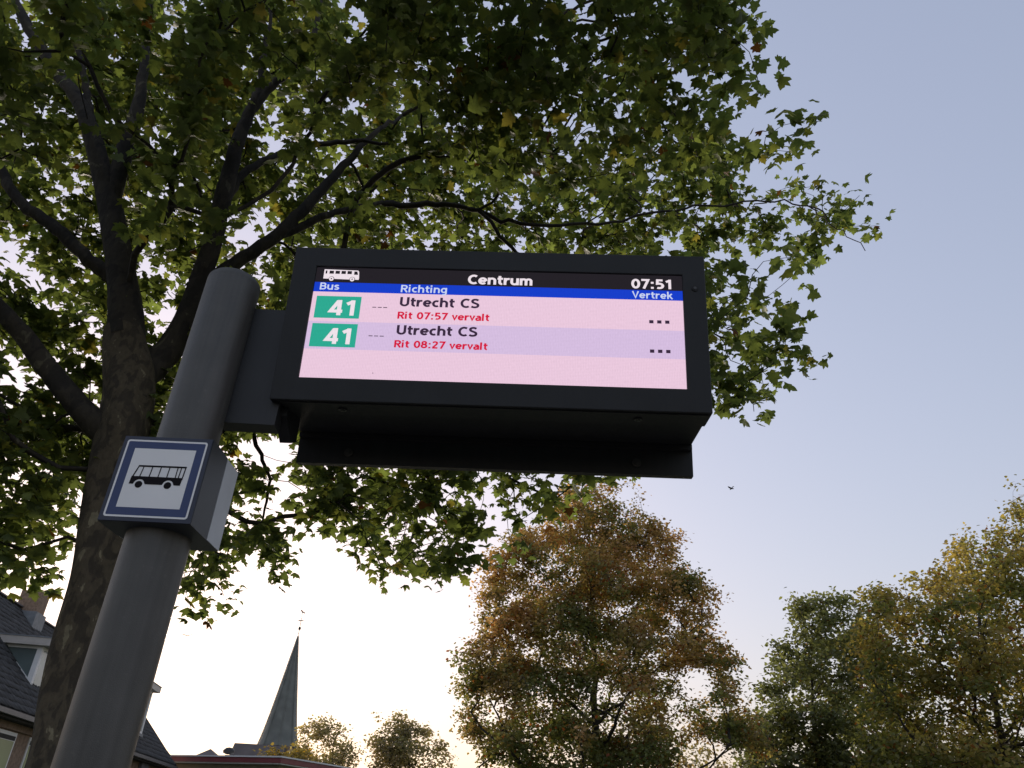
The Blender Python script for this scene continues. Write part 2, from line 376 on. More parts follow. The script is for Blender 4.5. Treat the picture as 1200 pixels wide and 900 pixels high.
for u in (0.2, 1.05):
    bm = bmesh.new(); disc(bm, (u, 0.052, -H - 0.0045), 0.012, (1, 0, 0), (0, 1, 0), (0, 0, -0.004), 20); disc(bm, (u, 0.052, -H - 0.0087), 0.006, (1, 0, 0), (0, 1, 0), (0, 0, -0.002), 6)
    from_bm('screw', bm, M['screw'], disp)
for u in (0.165, 1.075):
    bm = bmesh.new(); disc(bm, (u, DP - 0.0004, -H - 0.055), 0.014, (1, 0, 0), (0, 0, 1), (0, -0.005, 0), 20); disc(bm, (u, DP - 0.0056, -H - 0.055), 0.006, (1, 0, 0), (0, 0, 1), (0, -0.002, 0), 6)
    from_bm('screw', bm, M['screw'], disp)
bm = bmesh.new(); disc(bm, (W - 0.032, -0.0003, -0.112), 0.0095, (1, 0, 0), (0, 0, 1), (0, -0.0025, 0), 24)
sn = from_bm('light_sensor', bm, M['black'], disp)
bm = bmesh.new(); disc(bm, (W - 0.032, -0.003, -0.112), 0.0048, (1, 0, 0), (0, 0, 1), (0, -0.0015, 0), 16)
from_bm('lens', bm, M['screw'], sn)
# arm from pole to cabinet
Mi = (Matrix.Translation(disp.location) @ disp.rotation_euler.to_matrix().to_4x4()).inverted()
def world_box(name, lo, hi, mat, parent, bevel=0):
    bm = bmesh.new(); bbox(bm, lo, hi, Mi); return from_bm(name, bm, mat, parent, bevel)
world_box('mounting_arm', (-0.822, 1.946, 2.579), (-0.664, 2.002, 2.976), M['case2'], disp, 0.003)
bm = bmesh.new(); prism(bm, [(0.004, .055, -H + .02), (0.004, .175, -H + .02), (0.004, .175, -H - .07), (0.004, .13, -H - .088), (0.004, .055, -H - .03)], (.034, 0, 0))
from_bm('arm_end_plate', bm, M['case'], disp, .002)
# screen
LM = {}
LM['pink'] = led('led_pink', (0.86, 0.61, 0.76)); LM['lav'] = led('led_lavender', (0.70, 0.54, 0.78))
LM['blue'] = led('led_blue', (0.010, 0.052, 0.62)); LM['dark'] = led('led_dark', (0.020, 0.017, 0.022))
LM['teal'] = led('led_teal', (0.03, 0.42, 0.30)); LM['white'] = led('led_white', (0.90, 0.80, 0.86))
LM['pale'] = led('led_pale_blue', (0.62, 0.70, 0.92)); LM['red'] = led('led_red', (0.70, 0.012, 0.055)); LM['ink'] = led('led_ink', (0.045, 0.025, 0.055))
scr = empty('screen', (0, 0, 0)); scr.parent = disp
Y0 = 0.008
def srect(name, u0, v0, u1, v1, mat, lift=0):
    y = Y0 - lift
    return flat(name, [[(SU0 + u0, SV0 - v0), (SU0 + u1, SV0 - v0), (SU0 + u1, SV0 - v1), (SU0 + u0, SV0 - v1)]], y, mat, scr, 0.0004)
WS, HS = SU1 - SU0, SV0 - SV1
box('screen_panel', (SU0 - 0.004, Y0 + 0.0005, SV1 - 0.004), (SU1 + 0.004, 0.02, SV0 + 0.004), M['black'], scr)
srect('header_band', 0, 0, WS, 0.0515, LM['dark'])
srect('blue_band', 0, 0.0515, WS, 0.0845, LM['blue'])
srect('row_background', 0, 0.0845, WS, 0.1845, LM['pink'])
srect('row_background', 0, 0.1845, WS, 0.2755, LM['lav'])
srect('row_background', 0, 0.2755, WS, HS, LM['pink'])
def arc(cx, cy, rx, ry, a0, a1, n=14):
    return [(cx + rx * math.cos(R_(a0 + (a1 - a0) * i / n)), cy + ry * math.sin(R_(a0 + (a1 - a0) * i / n))) for i in range(n + 1)]
def smooth2(P, n=3): return [tuple(q[:2]) for q in catm2(P, n)]
def catm2(P, n):
    P = [np.array(p, float) for p in P]; Q = [2 * P[0] - P[1]] + P + [2 * P[-1] - P[-2]]; out = []
    for i in range(1, len(Q) - 2):
        for k in range(n):
            t = k / n; a, b, c, d = Q[i - 1:i + 3]; out.append(0.5 * (2 * b + (c - a) * t + (2 * a - 5 * b + 4 * c - d) * t * t + (-a + 3 * b - 3 * c + d) * t ** 3))
    return out + [P[-1]]
ST = lambda x, h: [(x, 0), (x, h)]
GLY = {
 'C': (.74, [arc(.43, .5, .34, .41, 52, 308)]), 'e': (.67, [[(.10, .365), (.56, .365)] , arc(.33, .365, .24, .28, 0, 318)]),
 'n': (.66, [ST(.095, .73), [(.10, .38)] + arc(.31, .42, .215, .225, 170, 0) + [(.525, 0)]]),
 'h': (.66, [ST(.095, 1.03), [(.10, .38)] + arc(.31, .42, .215, .225, 170, 0) + [(.525, 0)]]),
 'm': (1.0, [ST(.095, .73), [(.10, .38)] + arc(.28, .45, .185, .195, 170, 0) + [(.465, 0)], [(.47, .38)] + arc(.65, .45, .185, .195, 170, 0) + [(.835, 0)]]),
 't': (.46, [[(.19, .93), (.19, .28)] + arc(.36, .26, .17, .17, 180, 280), [(.02, .645), (.43, .645)]]),
 'r': (.46, [ST(.095, .73), smooth2([(.10, .36), (.17, .56), (.29, .63), (.43, .635)])]),
 'u': (.66, [[(.095, .73)] + arc(.31, .31, .215, .225, 180, 350) + [(.53, .34)], ST(.53, .73)]),
 '0': (.68, [arc(.33, .5, .235, .41, 90, 450, 24)]), '7': (.66, [[(.04, .91), (.55, .91), (.22, 0)]]),
 ':': (.36, [[(.17, .0), (.17, .20)], [(.17, .53), (.17, .73)]]),
 '5': (.68, [[(.56, .91), (.17, .91), (.155, .54)] + arc(.29, .325, .28, .235, 88, -120)]),
 '1': (.60, [ST(.38, 1.0), [(.10, .74), (.37, .90)]]), 'B': (.72, [ST(.095, 1.0), [(.10, .91)] + arc(.36, .72, .19, .19, 90, -90) + [(.10, .53)], [(.36, .525)] + arc(.37, .31, .23, .215, 88, -90) + [(.10, .095)]]),
 's': (.56, [smooth2([(.47, .59), (.36, .64), (.25, .645), (.14, .60), (.12, .52), (.18, .43), (.32, .37), (.44, .29), (.46, .20), (.38, .11), (.26, .085), (.08, .13)])]),
 'S': (.68, [smooth2([(.58, .83), (.44, .90), (.30, .91), (.16, .85), (.12, .73), (.18, .60), (.34, .52), (.52, .42), (.57, .28), (.50, .14), (.34, .09), (.20, .10), (.06, .17)])]),
 'R': (.72, [ST(.095, 1.0), [(.10, .91)] + arc(.37, .70, .21, .21, 90, -90) + [(.10, .49)], [(.34, .47), (.63, 0)]]),
 'i': (.30, [ST(.10, .73), [(.10, .85), (.10, 1.03)]]), 'l': (.30, [ST(.10, 1.03)]),
 'c': (.56, [arc(.33, .365, .24, .28, 55, 305)]), 'g': (.66, [arc(.31, .375, .22, .27, 20, 340, 18), [(.53, .73), (.53, .06)] + arc(.31, -.02, .22, .20, 0, -125)]),
 'V': (.70, [[(.05, 1.0), (.345, .08), (.64, 1.0)]]), 'v': (.56, [[(.05, .73), (.275, .09), (.50, .73)]]),
 'k': (.60, [ST(.095, 1.03), [(.50, .73), (.16, .37)], [(.24, .45), (.54, 0)]]), 'U': (.76, [[(.10, 1.0)] + arc(.36, .34, .26, .245, 180, 360) + [(.62, 1.0)]]),
 'a': (.63, [[(.50, 0)] + arc(.30, .44, .20, .20, 0, 140), smooth2([(.50, .41), (.30, .40), (.13, .33), (.10, .20), (.17, .09), (.30, .085), (.49, .19)])]),
 '4': (.70, [[(.42, .95), (.07, .27), (.64, .27)], ST(.47, 1.0)]), '8': (.68, [arc(.33, .72, .19, .19, 90, 450, 20), arc(.33, .305, .235, .21, 90, 450, 20)]),
 '2': (.68, [smooth2([(.09, .80), (.22, .89), (.36, .905), (.50, .83), (.51, .68), (.42, .52), (.10, .12)]), [(.06, .09), (.60, .09)]]), ' ': (.36, [])}
def text_mesh(body, wt):
    V, F = [], []; x = 0; h = wt / 2; lay = 0
    for ch in body:
        adv, strokes = GLY[ch]
        for st in strokes:
            P = np.array(st) + (x, 0); n = len(P); closed = np.linalg.norm(P[0] - P[-1]) < 1e-4
            T = np.diff(P, axis=0); T /= np.linalg.norm(T, axis=1, keepdims=True)
            N = np.column_stack([-T[:, 1], T[:, 0]]); M_ = np.vstack([N[:1], N[:-1] + N[1:], N[-1:]])
            if closed: M_[0] = M_[-1] = N[0] + N[-1]
            M_ /= np.linalg.norm(M_, axis=1, keepdims=True)
            c = np.ones(n); c[1:-1] = np.clip((M_[1:-1] * N[1:]).sum(1), .55, 1)
            o0 = len(V)
            for i in range(n):
                for sg in (1, -1): q = P[i] + sg * M_[i] * h / c[i]; V.append((q[0], q[1], lay * 1.5e-5))
            for i in range(n - 1): F.append((o0 + 2 * i, o0 + 2 * i + 1, o0 + 2 * i + 3, o0 + 2 * i + 2))
            lay = (lay + 1) % 4
        x += adv + 0.035
    return np.array(V), np.array(F)
def text(body, u0, u1, vbase, vcap, mat, wt=0.205):
    co, F = text_mesh(body, wt)
    x0, x1 = co[:, 0].min(), co[:, 0].max(); sx = (u1 - u0) / (x1 - x0); sy = vbase - vcap
    out = np.column_stack([SU0 + u0 + (co[:, 0] - x0) * sx, Y0 - 0.0012 - co[:, 2], SV0 - vbase + co[:, 1] * sy])
    return from_np('lettering', out, F, mat, scr)
text('Centrum', .4665, .662, .0460, .0135, LM['white'])
text('07:51', .9585, 1.077, .0465, .0140, LM['white'])
text('Bus', .0180, .0774, .0780, .0535, LM['pale'], 0.165)
text('Richting', .2660, .4060, .0800, .0550, LM['pale'], 0.165)
text('Vertrek', .9600, 1.081, .0800, .0560, LM['pale'], 0.165)
for g0, g1, u, n0, n1 in ((.0995, .1735, 0, .1640, .1125), (.1920, .2685, 0, .2590, .2070)):
    srect('route_number_plate', .0135, g0, .1500, g1, LM['teal'], 0.0005)
    text('41', .0520, .1330, n0, n1, LM['white'])
for b0, c0, b1, c1, dv, dd in ((.1280, .0965, .1700, .1465, .1335, .1570), (.2225, .1910, .2645, .2410, .2290, .2522)):
    text('Utrecht CS', .2675, .5070, b0, c0, LM['ink'])
    text('Rit 07:57 vervalt' if b0 < .2 else 'Rit 08:27 vervalt', .2650, .5392, b1, c1, LM['red'], 0.205)
    for i in range(3):
        srect('dash', .186 + .0165 * i, dv - .0012, .186 + .0165 * i + .012, dv + .0012, LM['ink'], 0.0005)
        srect('waiting_dot', 1.0092 + .0232 * i, dd - .0052, 1.0092 + .0232 * i + .0125, dd + .0052, LM['ink'], 0.0005)
srect('dead_pixel', .2115, .3468, .2140, .3492, LM['ink'], 0.0005)
# bus icon on screen
def spoly(P): return [(SU0 + p[0], SV0 - p[1]) for p in P]
tri_flat('bus_icon', spoly([(.024, .007), (.128, .009), (.1315, .013), (.134, .036), (.133, .0415), (.024, .0395)]), Y0 - 0.0008, LM['white'], scr)
wins = [[(.0285, .0115), (.0335, .0115), (.0335, .022), (.0285, .022)]]
for i in range(4):
    a = .0405 + i * .0185; wins.append([(a, .0115), (a + .0135, .0118), (a + .0135, .0222), (a, .022)])
wins.append([(.1165, .0120), (.1255, .0122), (.1315, .0225), (.1165, .0225)])
wins.append([(.110, .0112), (.1235, .0112), (.1265, .0225), (.110, .0225)])
wins = wins[:5] + [[(.1170, .0125), (.1260, .0125), (.1295, .0240), (.1170, .0240)]]
flat('bus_icon_window', [spoly(w) for w in wins], Y0 - 0.0014, LM['dark'], scr, 0.0003)
for cx in (.0495, .1135):
    for r_, mt, l in ((.0088, LM['dark'], .0016), (.0072, LM['white'], .0021), (.0022, LM['dark'], .0026)):
        bm = bmesh.new(); disc(bm, (SU0 + cx, Y0 - l, SV0 - .0405), r_, (1, 0, 0), (0, 0, 1), (0, -.0003, 0), 20)
        from_bm('bus_icon_wheel', bm, mt, scr)

# ---------------------------------------------------------------- trees
def catmull(P, n_per):
    P = np.asarray(P, float); Q = np.vstack([2 * P[0] - P[1], P, 2 * P[-1] - P[-2]]); out = []
    for i in range(1, len(Q) - 2):
        for k in range(n_per):
            t = k / n_per; a, b, c, d = Q[i - 1:i + 3]
            out.append(0.5 * ((2 * b) + (c - a) * t + (2 * a - 5 * b + 4 * c - d) * t * t + (-a + 3 * b - 3 * c + d) * t ** 3))
    out.append(P[-1]); return np.array(out)
def tube(P, rad, sides, seed=0):
    """P (n,3), rad (n,) -> verts, quads"""
    n = len(P); T = np.gradient(P, axis=0); T /= np.linalg.norm(T, axis=1, keepdims=True) + 1e-9
    ref = np.array([0.31, 0.95, 0.05]) if abs(T[0] @ np.array([0.31, 0.95, 0.05])) < 0.85 else np.array([0.95, -0.2, 0.1])
    A = np.cross(T, ref); A /= np.linalg.norm(A, axis=1, keepdims=True) + 1e-9; B = np.cross(T, A)
    th = np.arange(sides) * 2 * np.pi / sides
    rr = rad[:, None] * (1 + (0.07 * np.sin(th[None] * 3 + seed + np.arange(n)[:, None] * 0.35) + 0.05 * np.sin(th[None] * 2 + seed * 2.1 - np.arange(n)[:, None] * .21) if sides > 6 else 0))
    V = P[:, None] + rr[..., None] * (np.cos(th)[None, :, None] * A[:, None] + np.sin(th)[None, :, None] * B[:, None])
    i = np.arange(n - 1)[:, None] * sides; j = np.arange(sides)[None]; jn = (j + 1) % sides
    F = np.stack([i + j, i + jn, i + sides + jn, i + sides + j], -1).reshape(-1, 4)
    return V.reshape(-1, 3), F
class Skeleton:
    def __init__(s, cap=60000):
        s.p = np.zeros((cap, 3)); s.par = np.full(cap, -1); s.fix = np.zeros(cap); s.n = 0; s.chains = []; s.cost = np.zeros(cap)
    def chain(s, parent, P, fixed=None, main=False):
        idx = [] if parent is None else [parent]; prev = -1 if parent is None else parent
        for k, q in enumerate(P):
            i = s.n; s.p[i] = q; s.par[i] = prev
            s.cost[i] = 0 if prev < 0 else s.cost[prev] + np.linalg.norm(s.p[i] - s.p[prev])
            if fixed is not None: s.fix[i] = fixed[k]
            idx.append(i); prev = i; s.n += 1
        s.chains.append((idx, main)); return idx
    def nearest(s, a, k=0.0):
        d = np.linalg.norm(s.p[:s.n] - a, axis=1) + k * s.cost[:s.n]
        return int(d.argmin())
    def grow(s, A, step, k=0.25, wob=0.06, up=0.0, maxlen=9e9):
        d0 = np.array([np.linalg.norm(s.p[:s.n] - a, axis=1).min() for a in A]); tips = []
        for a in A[np.argsort(d0)]:
            i = s.nearest(a, k); p = s.p[i]; v = a - p; L = np.linalg.norm(v)
            if L < 1e-3: tips.append(i); continue
            pd = p - s.p[s.par[i]] if s.par[i] >= 0 else v; pd = pd / (np.linalg.norm(pd) + 1e-9)
            n = max(2, int(np.ceil(L / step))); t = np.linspace(0, 1, n + 1)[1:, None]
            c = p + (pd * 0.35 + v / L * 0.25) * L + np.array([0, 0, up * L])
            Q = (1 - t) ** 2 * p + 2 * t * (1 - t) * c + t * t * a
            w = rng.normal(0, wob * step, Q.shape); w[-1] = 0
            tips.append(s.chain(i, Q + w)[-1])
        s.tips = np.array(tips); return s.tips
    def radii(s, r0, ex=0.42):
        c = np.zeros(s.n); c[s.tips] += 1
        for i in range(s.n - 1, 0, -1):
            if s.par[i] >= 0: c[s.par[i]] += c[i]
        r = r0 * np.maximum(c, 1) ** ex
        s.r = np.where(s.fix[:s.n] > 0, s.fix[:s.n], r); return s.r
def twig_mesh(sk, name, mat, parent, frame, thin=4):
    VV, FF, off = [], [], 0
    for idx, main in sk.chains:
        if main: continue
        r = sk.r[idx].copy(); r[0] = min(r[0], r[1] * 1.15)
        V, F = tube(sk.p[idx], r, 6 if r[1] > 0.03 else thin); VV.append(V); FF.append(F + off); off += len(V)
    o = from_np(name, np.vstack(VV), np.vstack(FF), mat, parent, smooth=True, frame=frame); o['kind'] = 'stuff'; return o
def leaf_frames(n, tip_dir=None, droop=0.5, spread=0.9):
    az = rng.uniform(0, 2 * np.pi, n)
    t = np.stack([np.cos(az), np.sin(az), -droop + rng.normal(0, 0.45, n)], 1)
    if tip_dir is not None: t += tip_dir
    t /= np.linalg.norm(t, axis=1, keepdims=True)
    u = np.array([0, 0, 1.0]) + rng.normal(0, spread, (n, 3)) * np.array([.5, .5, .3])
    x = np.cross(t, u); x /= np.linalg.norm(x, axis=1, keepdims=True) + 1e-9
    return x, t, np.cross(x, t)
HALF = [(0.0, 0.0), (0.16, -0.04), (0.36, -0.07), (0.56, 0.06), (0.47, 0.16), (0.38, 0.26), (0.50, 0.33), (0.63, 0.54), (0.47, 0.54), (0.28, 0.56), (0.30, 0.70), (0.16, 0.82), (0.0, 1.04)]
def leaf_template(curl=0.12, asym=1.0):
    R2 = HALF; Lf = [(-x, y) for x, y in HALF[1:-1]][::-1]
    P = np.array([(0.0, 0.33)] + R2 + Lf); z = -curl * (P[:, 0] ** 2 * 1.6 + (P[:, 1] - 0.35) ** 2) * 1.6
    z += 0.05 * np.sin(P[:, 0] * 9 + asym)
    V = np.column_stack([P, z]); n = len(V) - 1
    F = np.array([(0, 1 + i, 1 + (i + 1) % n) for i in range(n)])
    return V, F
def simple_leaf():
    P = np.array([(0, 0, 0), (0.36, 0.3, 0.07), (0.30, 0.66, 0.06), (0, 1.0, -0.08), (-0.30, 0.66, 0.06), (-0.36, 0.3, 0.07)], float)
    return P, np.array([(0, 1, 2), (0, 2, 3), (0, 3, 4), (0, 4, 5)])
def leaves_mesh(name, tmpl, pos, fr, size, cols, mat, parent, frame):
    V0, F0 = tmpl; n = len(pos); k = len(V0); x, t, u = fr
    V = pos[:, None] + size[:, None, None] * (V0[None, :, 0, None] * x[:, None] + V0[None, :, 1, None] * t[:, None] + V0[None, :, 2, None] * u[:, None])
    F = (F0[None] + (np.arange(n) * k)[:, None, None]).reshape(-1, 3)
    o = from_np(name, V.reshape(-1, 3), F, mat, parent, cols=np.repeat(cols, k, 0), frame=frame); return o
def in_poly(x, y, poly):
    poly = np.asarray(poly, float); inside = np.zeros(len(x), bool); j = len(poly) - 1
    for i in range(len(poly)):
        xi, yi = poly[i]; xj, yj = poly[j]
        c = ((yi > y) != (yj > y)) & (x < (xj - xi) * (y - yi) / (yj - yi + 1e-12) + xi); inside ^= c; j = i
    return inside
def sample_px(poly, n):
    poly = np.asarray(poly, float); lo = poly.min(0); hi = poly.max(0); X = []; c = 0
    while c < n:
        q = rng.uniform(lo, hi, (n * 2, 2)); q = q[in_poly(q[:, 0], q[:, 1], poly)]; X.append(q); c += len(q)
    return np.vstack(X)[:n]

# ---- the big plane tree over the stop
def plane_tree():
    TR = np.array([-3.95, 7.0])
    def pt(px, py, D): return at_y(float(px), float(py), float(D))
    root = empty('plane_tree', (-3.6, 7.0, 0), 'big plane tree with mottled trunk and dense lobed green leaves behind the display', 'tree')
    fr = np.array(root.location)
    sk = Skeleton()
    def limb(name, pts, parent=None, sides=12, join=None):
        """pts: (px, py, D, radius)"""
        P = np.array([pt(a, b, c) for a, b, c, _ in pts]); rad = np.array([q[3] for q in pts])
        if join is not None:
            i = sk.nearest(P[0]); P[0] = sk.p[i]
        Q = catmull(P, 6); tt = np.linspace(0, len(rad) - 1, len(Q)); rr = np.interp(tt, np.arange(len(rad)), rad)
        Q[1:-1] += rng.normal(0, 0.02, Q[1:-1].shape) * np.minimum(1, 0.25 / (rr[1:-1, None] * 10))
        if join is None: ids = sk.chain(None, Q, rr, True)
        else:
            ids = sk.chain(i, Q[1:], rr[1:], True)
        V, F = tube(Q, rr, sides, seed=pts[0][0] * .1)
        return from_np(name, V, F, M['bark'], parent or root, smooth=True, frame=fr)
    base = pt(56, 905, 6.9)
    P0 = [(base[0] + 0.02, base[1], 0.0)]
    # trunk runs from the ground to the fork
    pts = [(64, 905, 6.95, .25), (86, 800, 6.97, .222), (110, 690, 7.0, .212), (127, 590, 7.0, .220), (145, 500, 7.0, .26), (150, 440, 7.0, .235), (146, 385, 6.98, .19)]
    P = np.array([[base[0] + .25, base[1] - .02, -0.1], [base[0] + .17, base[1] - .02, 0.9]] + [list(pt(a, b, c)) for a, b, c, _ in pts]); P[0, 0] = base[0] - .02; P[1, 0] = base[0]
    rad = np.array([.36, .29] + [q[3] for q in pts]); Q = catmull(P, 8); rr = np.interp(np.linspace(0, len(rad) - 1, len(Q)), np.arange(len(rad)), rad)
    sk.chain(None, Q, rr, True); V, F = tube(Q, rr, 28, 3); from_np('trunk', V, F, M['bark_trunk'], root, smooth=True, frame=fr)
    limbs_px = []
    def L(pts, **k):
        limbs_px.append(np.array([(a, b, np.linalg.norm(pt(a, b, c) - EYE)) for a, b, c, _ in pts])); return limb('branch', pts, join=True, **k)
    L([(130, 520, 7.0, .15), (95, 480, 6.9, .115), (60, 437, 6.8, .105), (22, 385, 6.7, .098), (-30, 335, 6.6, .09), (-130, 250, 6.4, .07), (-260, 120, 6.2, .04)])
    L([(147, 395, 6.98, .19), (145, 340, 6.95, .165), (137, 280, 6.9, .15), (124, 215, 6.8, .135)])
    L([(128, 235, 6.83, .12), (108, 160, 6.6, .10), (92, 120, 6.5, .088), (62, 78, 6.4, .075), (38, 40, 6.3, .07), (12, -5, 6.2, .06), (-40, -90, 6.0, .04), (-100, -180, 5.8, .02)])
    L([(128, 235, 6.83, .12), (146, 175, 6.7, .095), (160, 135, 6.6, .08), (168, 85, 6.5, .06), (172, 20, 6.4, .05), (180, -70, 6.3, .035), (200, -170, 6.2, .02)], )
    L([(108, 150, 6.55, .06), (102, 110, 6.5, .045), (92, 60, 6.4, .035), (80, 0, 6.3, .02)])
    L([(137, 330, 6.9, .10), (104, 305, 6.9, .075), (66, 268, 6.8, .07), (20, 232, 6.7, .062), (-10, 180, 6.6, .055), (-60, 110, 6.4, .04), (-120, 20, 6.2, .02)])
    L([(155, 450, 7.05, .18), (182, 428, 7.2, .155), (207, 395, 7.25, .135), (232, 335, 7.2, .12), (252, 275, 7.1, .11), (264, 220, 7.0, .10), (276, 175, 6.9, .085), (291, 136, 6.8, .07), (318, 100, 6.7, .055), (350, 72, 6.6, .045), (372, 25, 6.5, .035), (380, -40, 6.4, .02)])
    L([(284, 150, 6.85, .05), (300, 112, 6.7, .045), (310, 70, 6.6, .035), (316, 10, 6.4, .02)])
    L([(225, 350, 7.2, .10), (262, 318, 7.3, .085), (300, 292, 7.4, .08), (333, 268, 7.5, .075), (372, 228, 7.6, .07), (408, 188, 7.7, .055), (440, 155, 7.7, .036), (472, 135, 7.9, .016)])
    L([(320, 277, 7.45, .06), (370, 258, 7.7, .052), (420, 242, 7.9, .047), (480, 240, 8.0, .042), (542, 242, 8.1, .034), (610, 262, 8.2, .028), (700, 262, 8.4, .022), (790, 245, 8.5, .018), (863, 240, 8.6, .014), (930, 238, 8.6, .011), (973, 261, 8.6, .009), (1014, 294, 8.6, .006)])
    L([(262, 235, 7.0, .06), (290, 200, 7.2, .05), (335, 178, 7.4, .042), (395, 166, 7.5, .035), (455, 168, 7.6, .02)])
    L([(560, 85, 7.5, .03), (600, 68, 7.3, .03), (625, 80, 7.3, .028), (660, 106, 7.3, .026), (700, 112, 7.3, .024), (755, 118, 7.35, .02), (780, 150, 7.4, .017), (805, 182, 7.5, .012), (850, 210, 7.6, .006)])
    L([(570, 82, 7.4, .025), (625, 30, 6.9, .03), (660, 15, 6.8, .028), (697, -2, 6.7, .02), (740, -30, 6.6, .01)])
    L([(740, 117, 7.35, .02), (768, 85, 7.3, .014), (800, 78, 7.3, .011), (860, 88, 7.3, .006)])
    L([(640, 28, 6.9, .02), (720, 22, 7.0, .016), (760, 20, 7.1, .014), (806, 28, 7.2, .011), (838, 45, 7.3, .008), (868, 46, 7.3, .004)])
    L([(210, 385, 7.25, .09), (290, 395, 7.6, .06), (380, 430, 8.2, .045), (470, 480, 8.8, .035), (560, 540, 9.3, .022), (650, 585, 9.6, .012)])
    L([(205, 395, 7.25, .07), (255, 430, 7.8, .04), (290, 500, 8.2, .03), (315, 560, 8.5, .02), (300, 640, 8.8, .008)])
    L([(140, 505, 7.0, .06), (90, 500, 7.6, .04), (40, 520, 8.0, .03), (-30, 560, 8.3, .015)])
    L([(560, 250, 8.1, .03), (640, 330, 8.4, .024), (740, 370, 8.5, .018), (830, 390, 8.6, .012), (900, 410, 8.6, .006)])
    # crown regions in the picture: polygon, clusters
    full = [(-320, -330), (-320, 640), (-60, 690), (0, 680), (60, 688), (75, 600), (90, 560), (160, 560), (215, 640), (214, 690), (232, 742), (262, 705), (300, 690), (330, 672), (340, 650), (330, 610), (370, 640), (400, 655), (440, 640),
            (452, 695), (478, 672), (505, 698), (540, 680), (562, 625), (585, 618), (600, 655), (632, 625), (668, 592), (720, 575), (755, 560), (790, 480), (840, 478), (865, 492), (890, 488), (905, 455), (925, 425), (962, 452), (966, 410),
            (930, 385), (940, 345), (985, 322), (1000, 280), (1030, 288), (1032, 245), (988, 215), (955, 205), (930, 178), (965, 128), (915, 140), (880, 125), (905, 105), (862, 92), (845, 66), (880, 55), (900, 30), (872, 8), (860, -60), (900, -160), (820, -330)]
    q = sample_px(full, 5600)
    x, y = q[:, 0], q[:, 1]
    keep = rng.uniform(size=len(q))
    dens = np.full(len(q), 0.88)
    dens[(x < 330) & (y > 230)] = 0.66
    dens[(x < 100) & (y > 120)] = 0.60
    dens[(x < 85) & (y > 560)] = 0.75
    dens[(x > 250) & (x < 760) & (y < 230)] = 0.80
    dens[(x > 480) & (x < 860) & (y < 150)] = 0.55
    dens[(x > 860)] = 0.50
    dens[(x > 930)] = 0.36
    dens[(y > 540) & (x > 350) & (x < 560)] = 0.72
    dens[(y > 500) & (x > 560)] = 0.45
    dens[(y < -20) | (x < -20)] = 0.22
    dens[(x > 205) & (x < 262) & (y > 640)] = 0.9
    for hx, hy, hr in ((325, 530, 26), (412, 660, 20), (330, 590, 26), (300, 660, 16), (95, 90, 12), (345, 210, 16), (240, 245, 13), (170, 165, 10), (10, 290, 20), (120, 395, 16), (45, 320, 15), (10, 440, 22), (45, 620, 16), (250, 270, 10), (390, 190, 16),
                       (425, 30, 14), (640, 120, 12), (530, 178, 9), (790, 10, 14), (795, 95, 12), (860, 330, 14), (905, 300, 18), (770, 165, 12), (15, 560, 16), (250, 130, 10), (900, 190, 12), (945, 190, 10), (615, 620, 14), (580, 610, 9), (20, 20, 10), (190, 320, 12), (270, 590, 18), (230, 640, 14), (380, 285, 10), (545, 280, 10), (620, 270, 8)):
        dens[(x - hx) ** 2 + (y - hy) ** 2 < (hr * 1.25) ** 2] *= 0.06
    q = q[keep < dens]; x, y = q[:, 0], q[:, 1]
    s0 = 9.3 + 0.9 * np.clip((x - 200) / 800, 0, 1) + 0.5 * np.clip(y / 700, 0, 1)
    s = s0 + rng.uniform(-1.3, 1.3, len(q)) - 0.7 * np.clip((150 - y) / 300, 0, 1) * rng.uniform(0, 1, len(q))
    dmin = np.full(len(q), 1e9); sl_ = np.zeros(len(q))
    for lp in limbs_px[:10] + [np.array([(56, 905, 8.2), (98, 690, 8.3), (120, 590, 8.35), (142, 500, 8.6), (146, 385, 8.9)])]:
        for i in range(len(lp) - 1):
            a, b = lp[i], lp[i + 1]; ab = (b - a)[:2]; t = np.clip(((q - a[:2]) @ ab) / (ab @ ab), 0, 1)
            d = np.linalg.norm(q - (a[:2] + t[:, None] * ab), axis=1); m = d < dmin
            dmin[m] = d[m]; sl_[m] = (a[2] + t * (b[2] - a[2]))[m]
    near = (dmin < 50) & (s < sl_ + 0.55) & (rng.uniform(size=len(q)) < np.clip(0.75 + y / 500, 0, .97))
    s[near] = sl_[near] + 0.55 + rng.uniform(0, 1.6, near.sum())
    A = at_s(x, y, s); A = A[A[:, 2] > 3.4]
    tips = sk.grow(A, 0.28, k=0.22, wob=0.10, up=0.03)
    sk.radii(0.0042, 0.41)
    twig_mesh(sk, 'twigs', M['bark'], root, fr)
    # leaves round each tip and along the last bit of twig
    n = 17; T = np.repeat(tips, n); pos = sk.p[T].copy(); back = rng.uniform(0, 1, len(T)) ** 1.5
    par = sk.par[T]; pos += (sk.p[par] - pos) * back[:, None] + np.clip(rng.normal(0, 0.14, pos.shape), -.22, .22) * np.array([1, 1, .85])
    size = rng.lognormal(np.log(0.114), 0.28, len(pos)); size = np.clip(size, .05, .2)
    base = np.array([0.125, 0.158, 0.06]); cl = rng.uniform(size=len(tips))[np.repeat(np.arange(len(tips)), n)]
    lv = rng.uniform(size=len(pos))
    cols = base[None] * (0.65 + 0.6 * cl[:, None]) * rng.uniform(0.8, 1.2, (len(pos), 1))
    yel = lv < (0.012 + 0.06 * (cl > 0.85)); cols[yel] = np.array([0.22, 0.185, 0.05]) * rng.uniform(.7, 1.1, (yel.sum(), 1))
    yg = (lv > 0.86); cols[yg] = np.array([0.165, 0.18, 0.055]) * rng.uniform(.7, 1.1, (yg.sum(), 1))
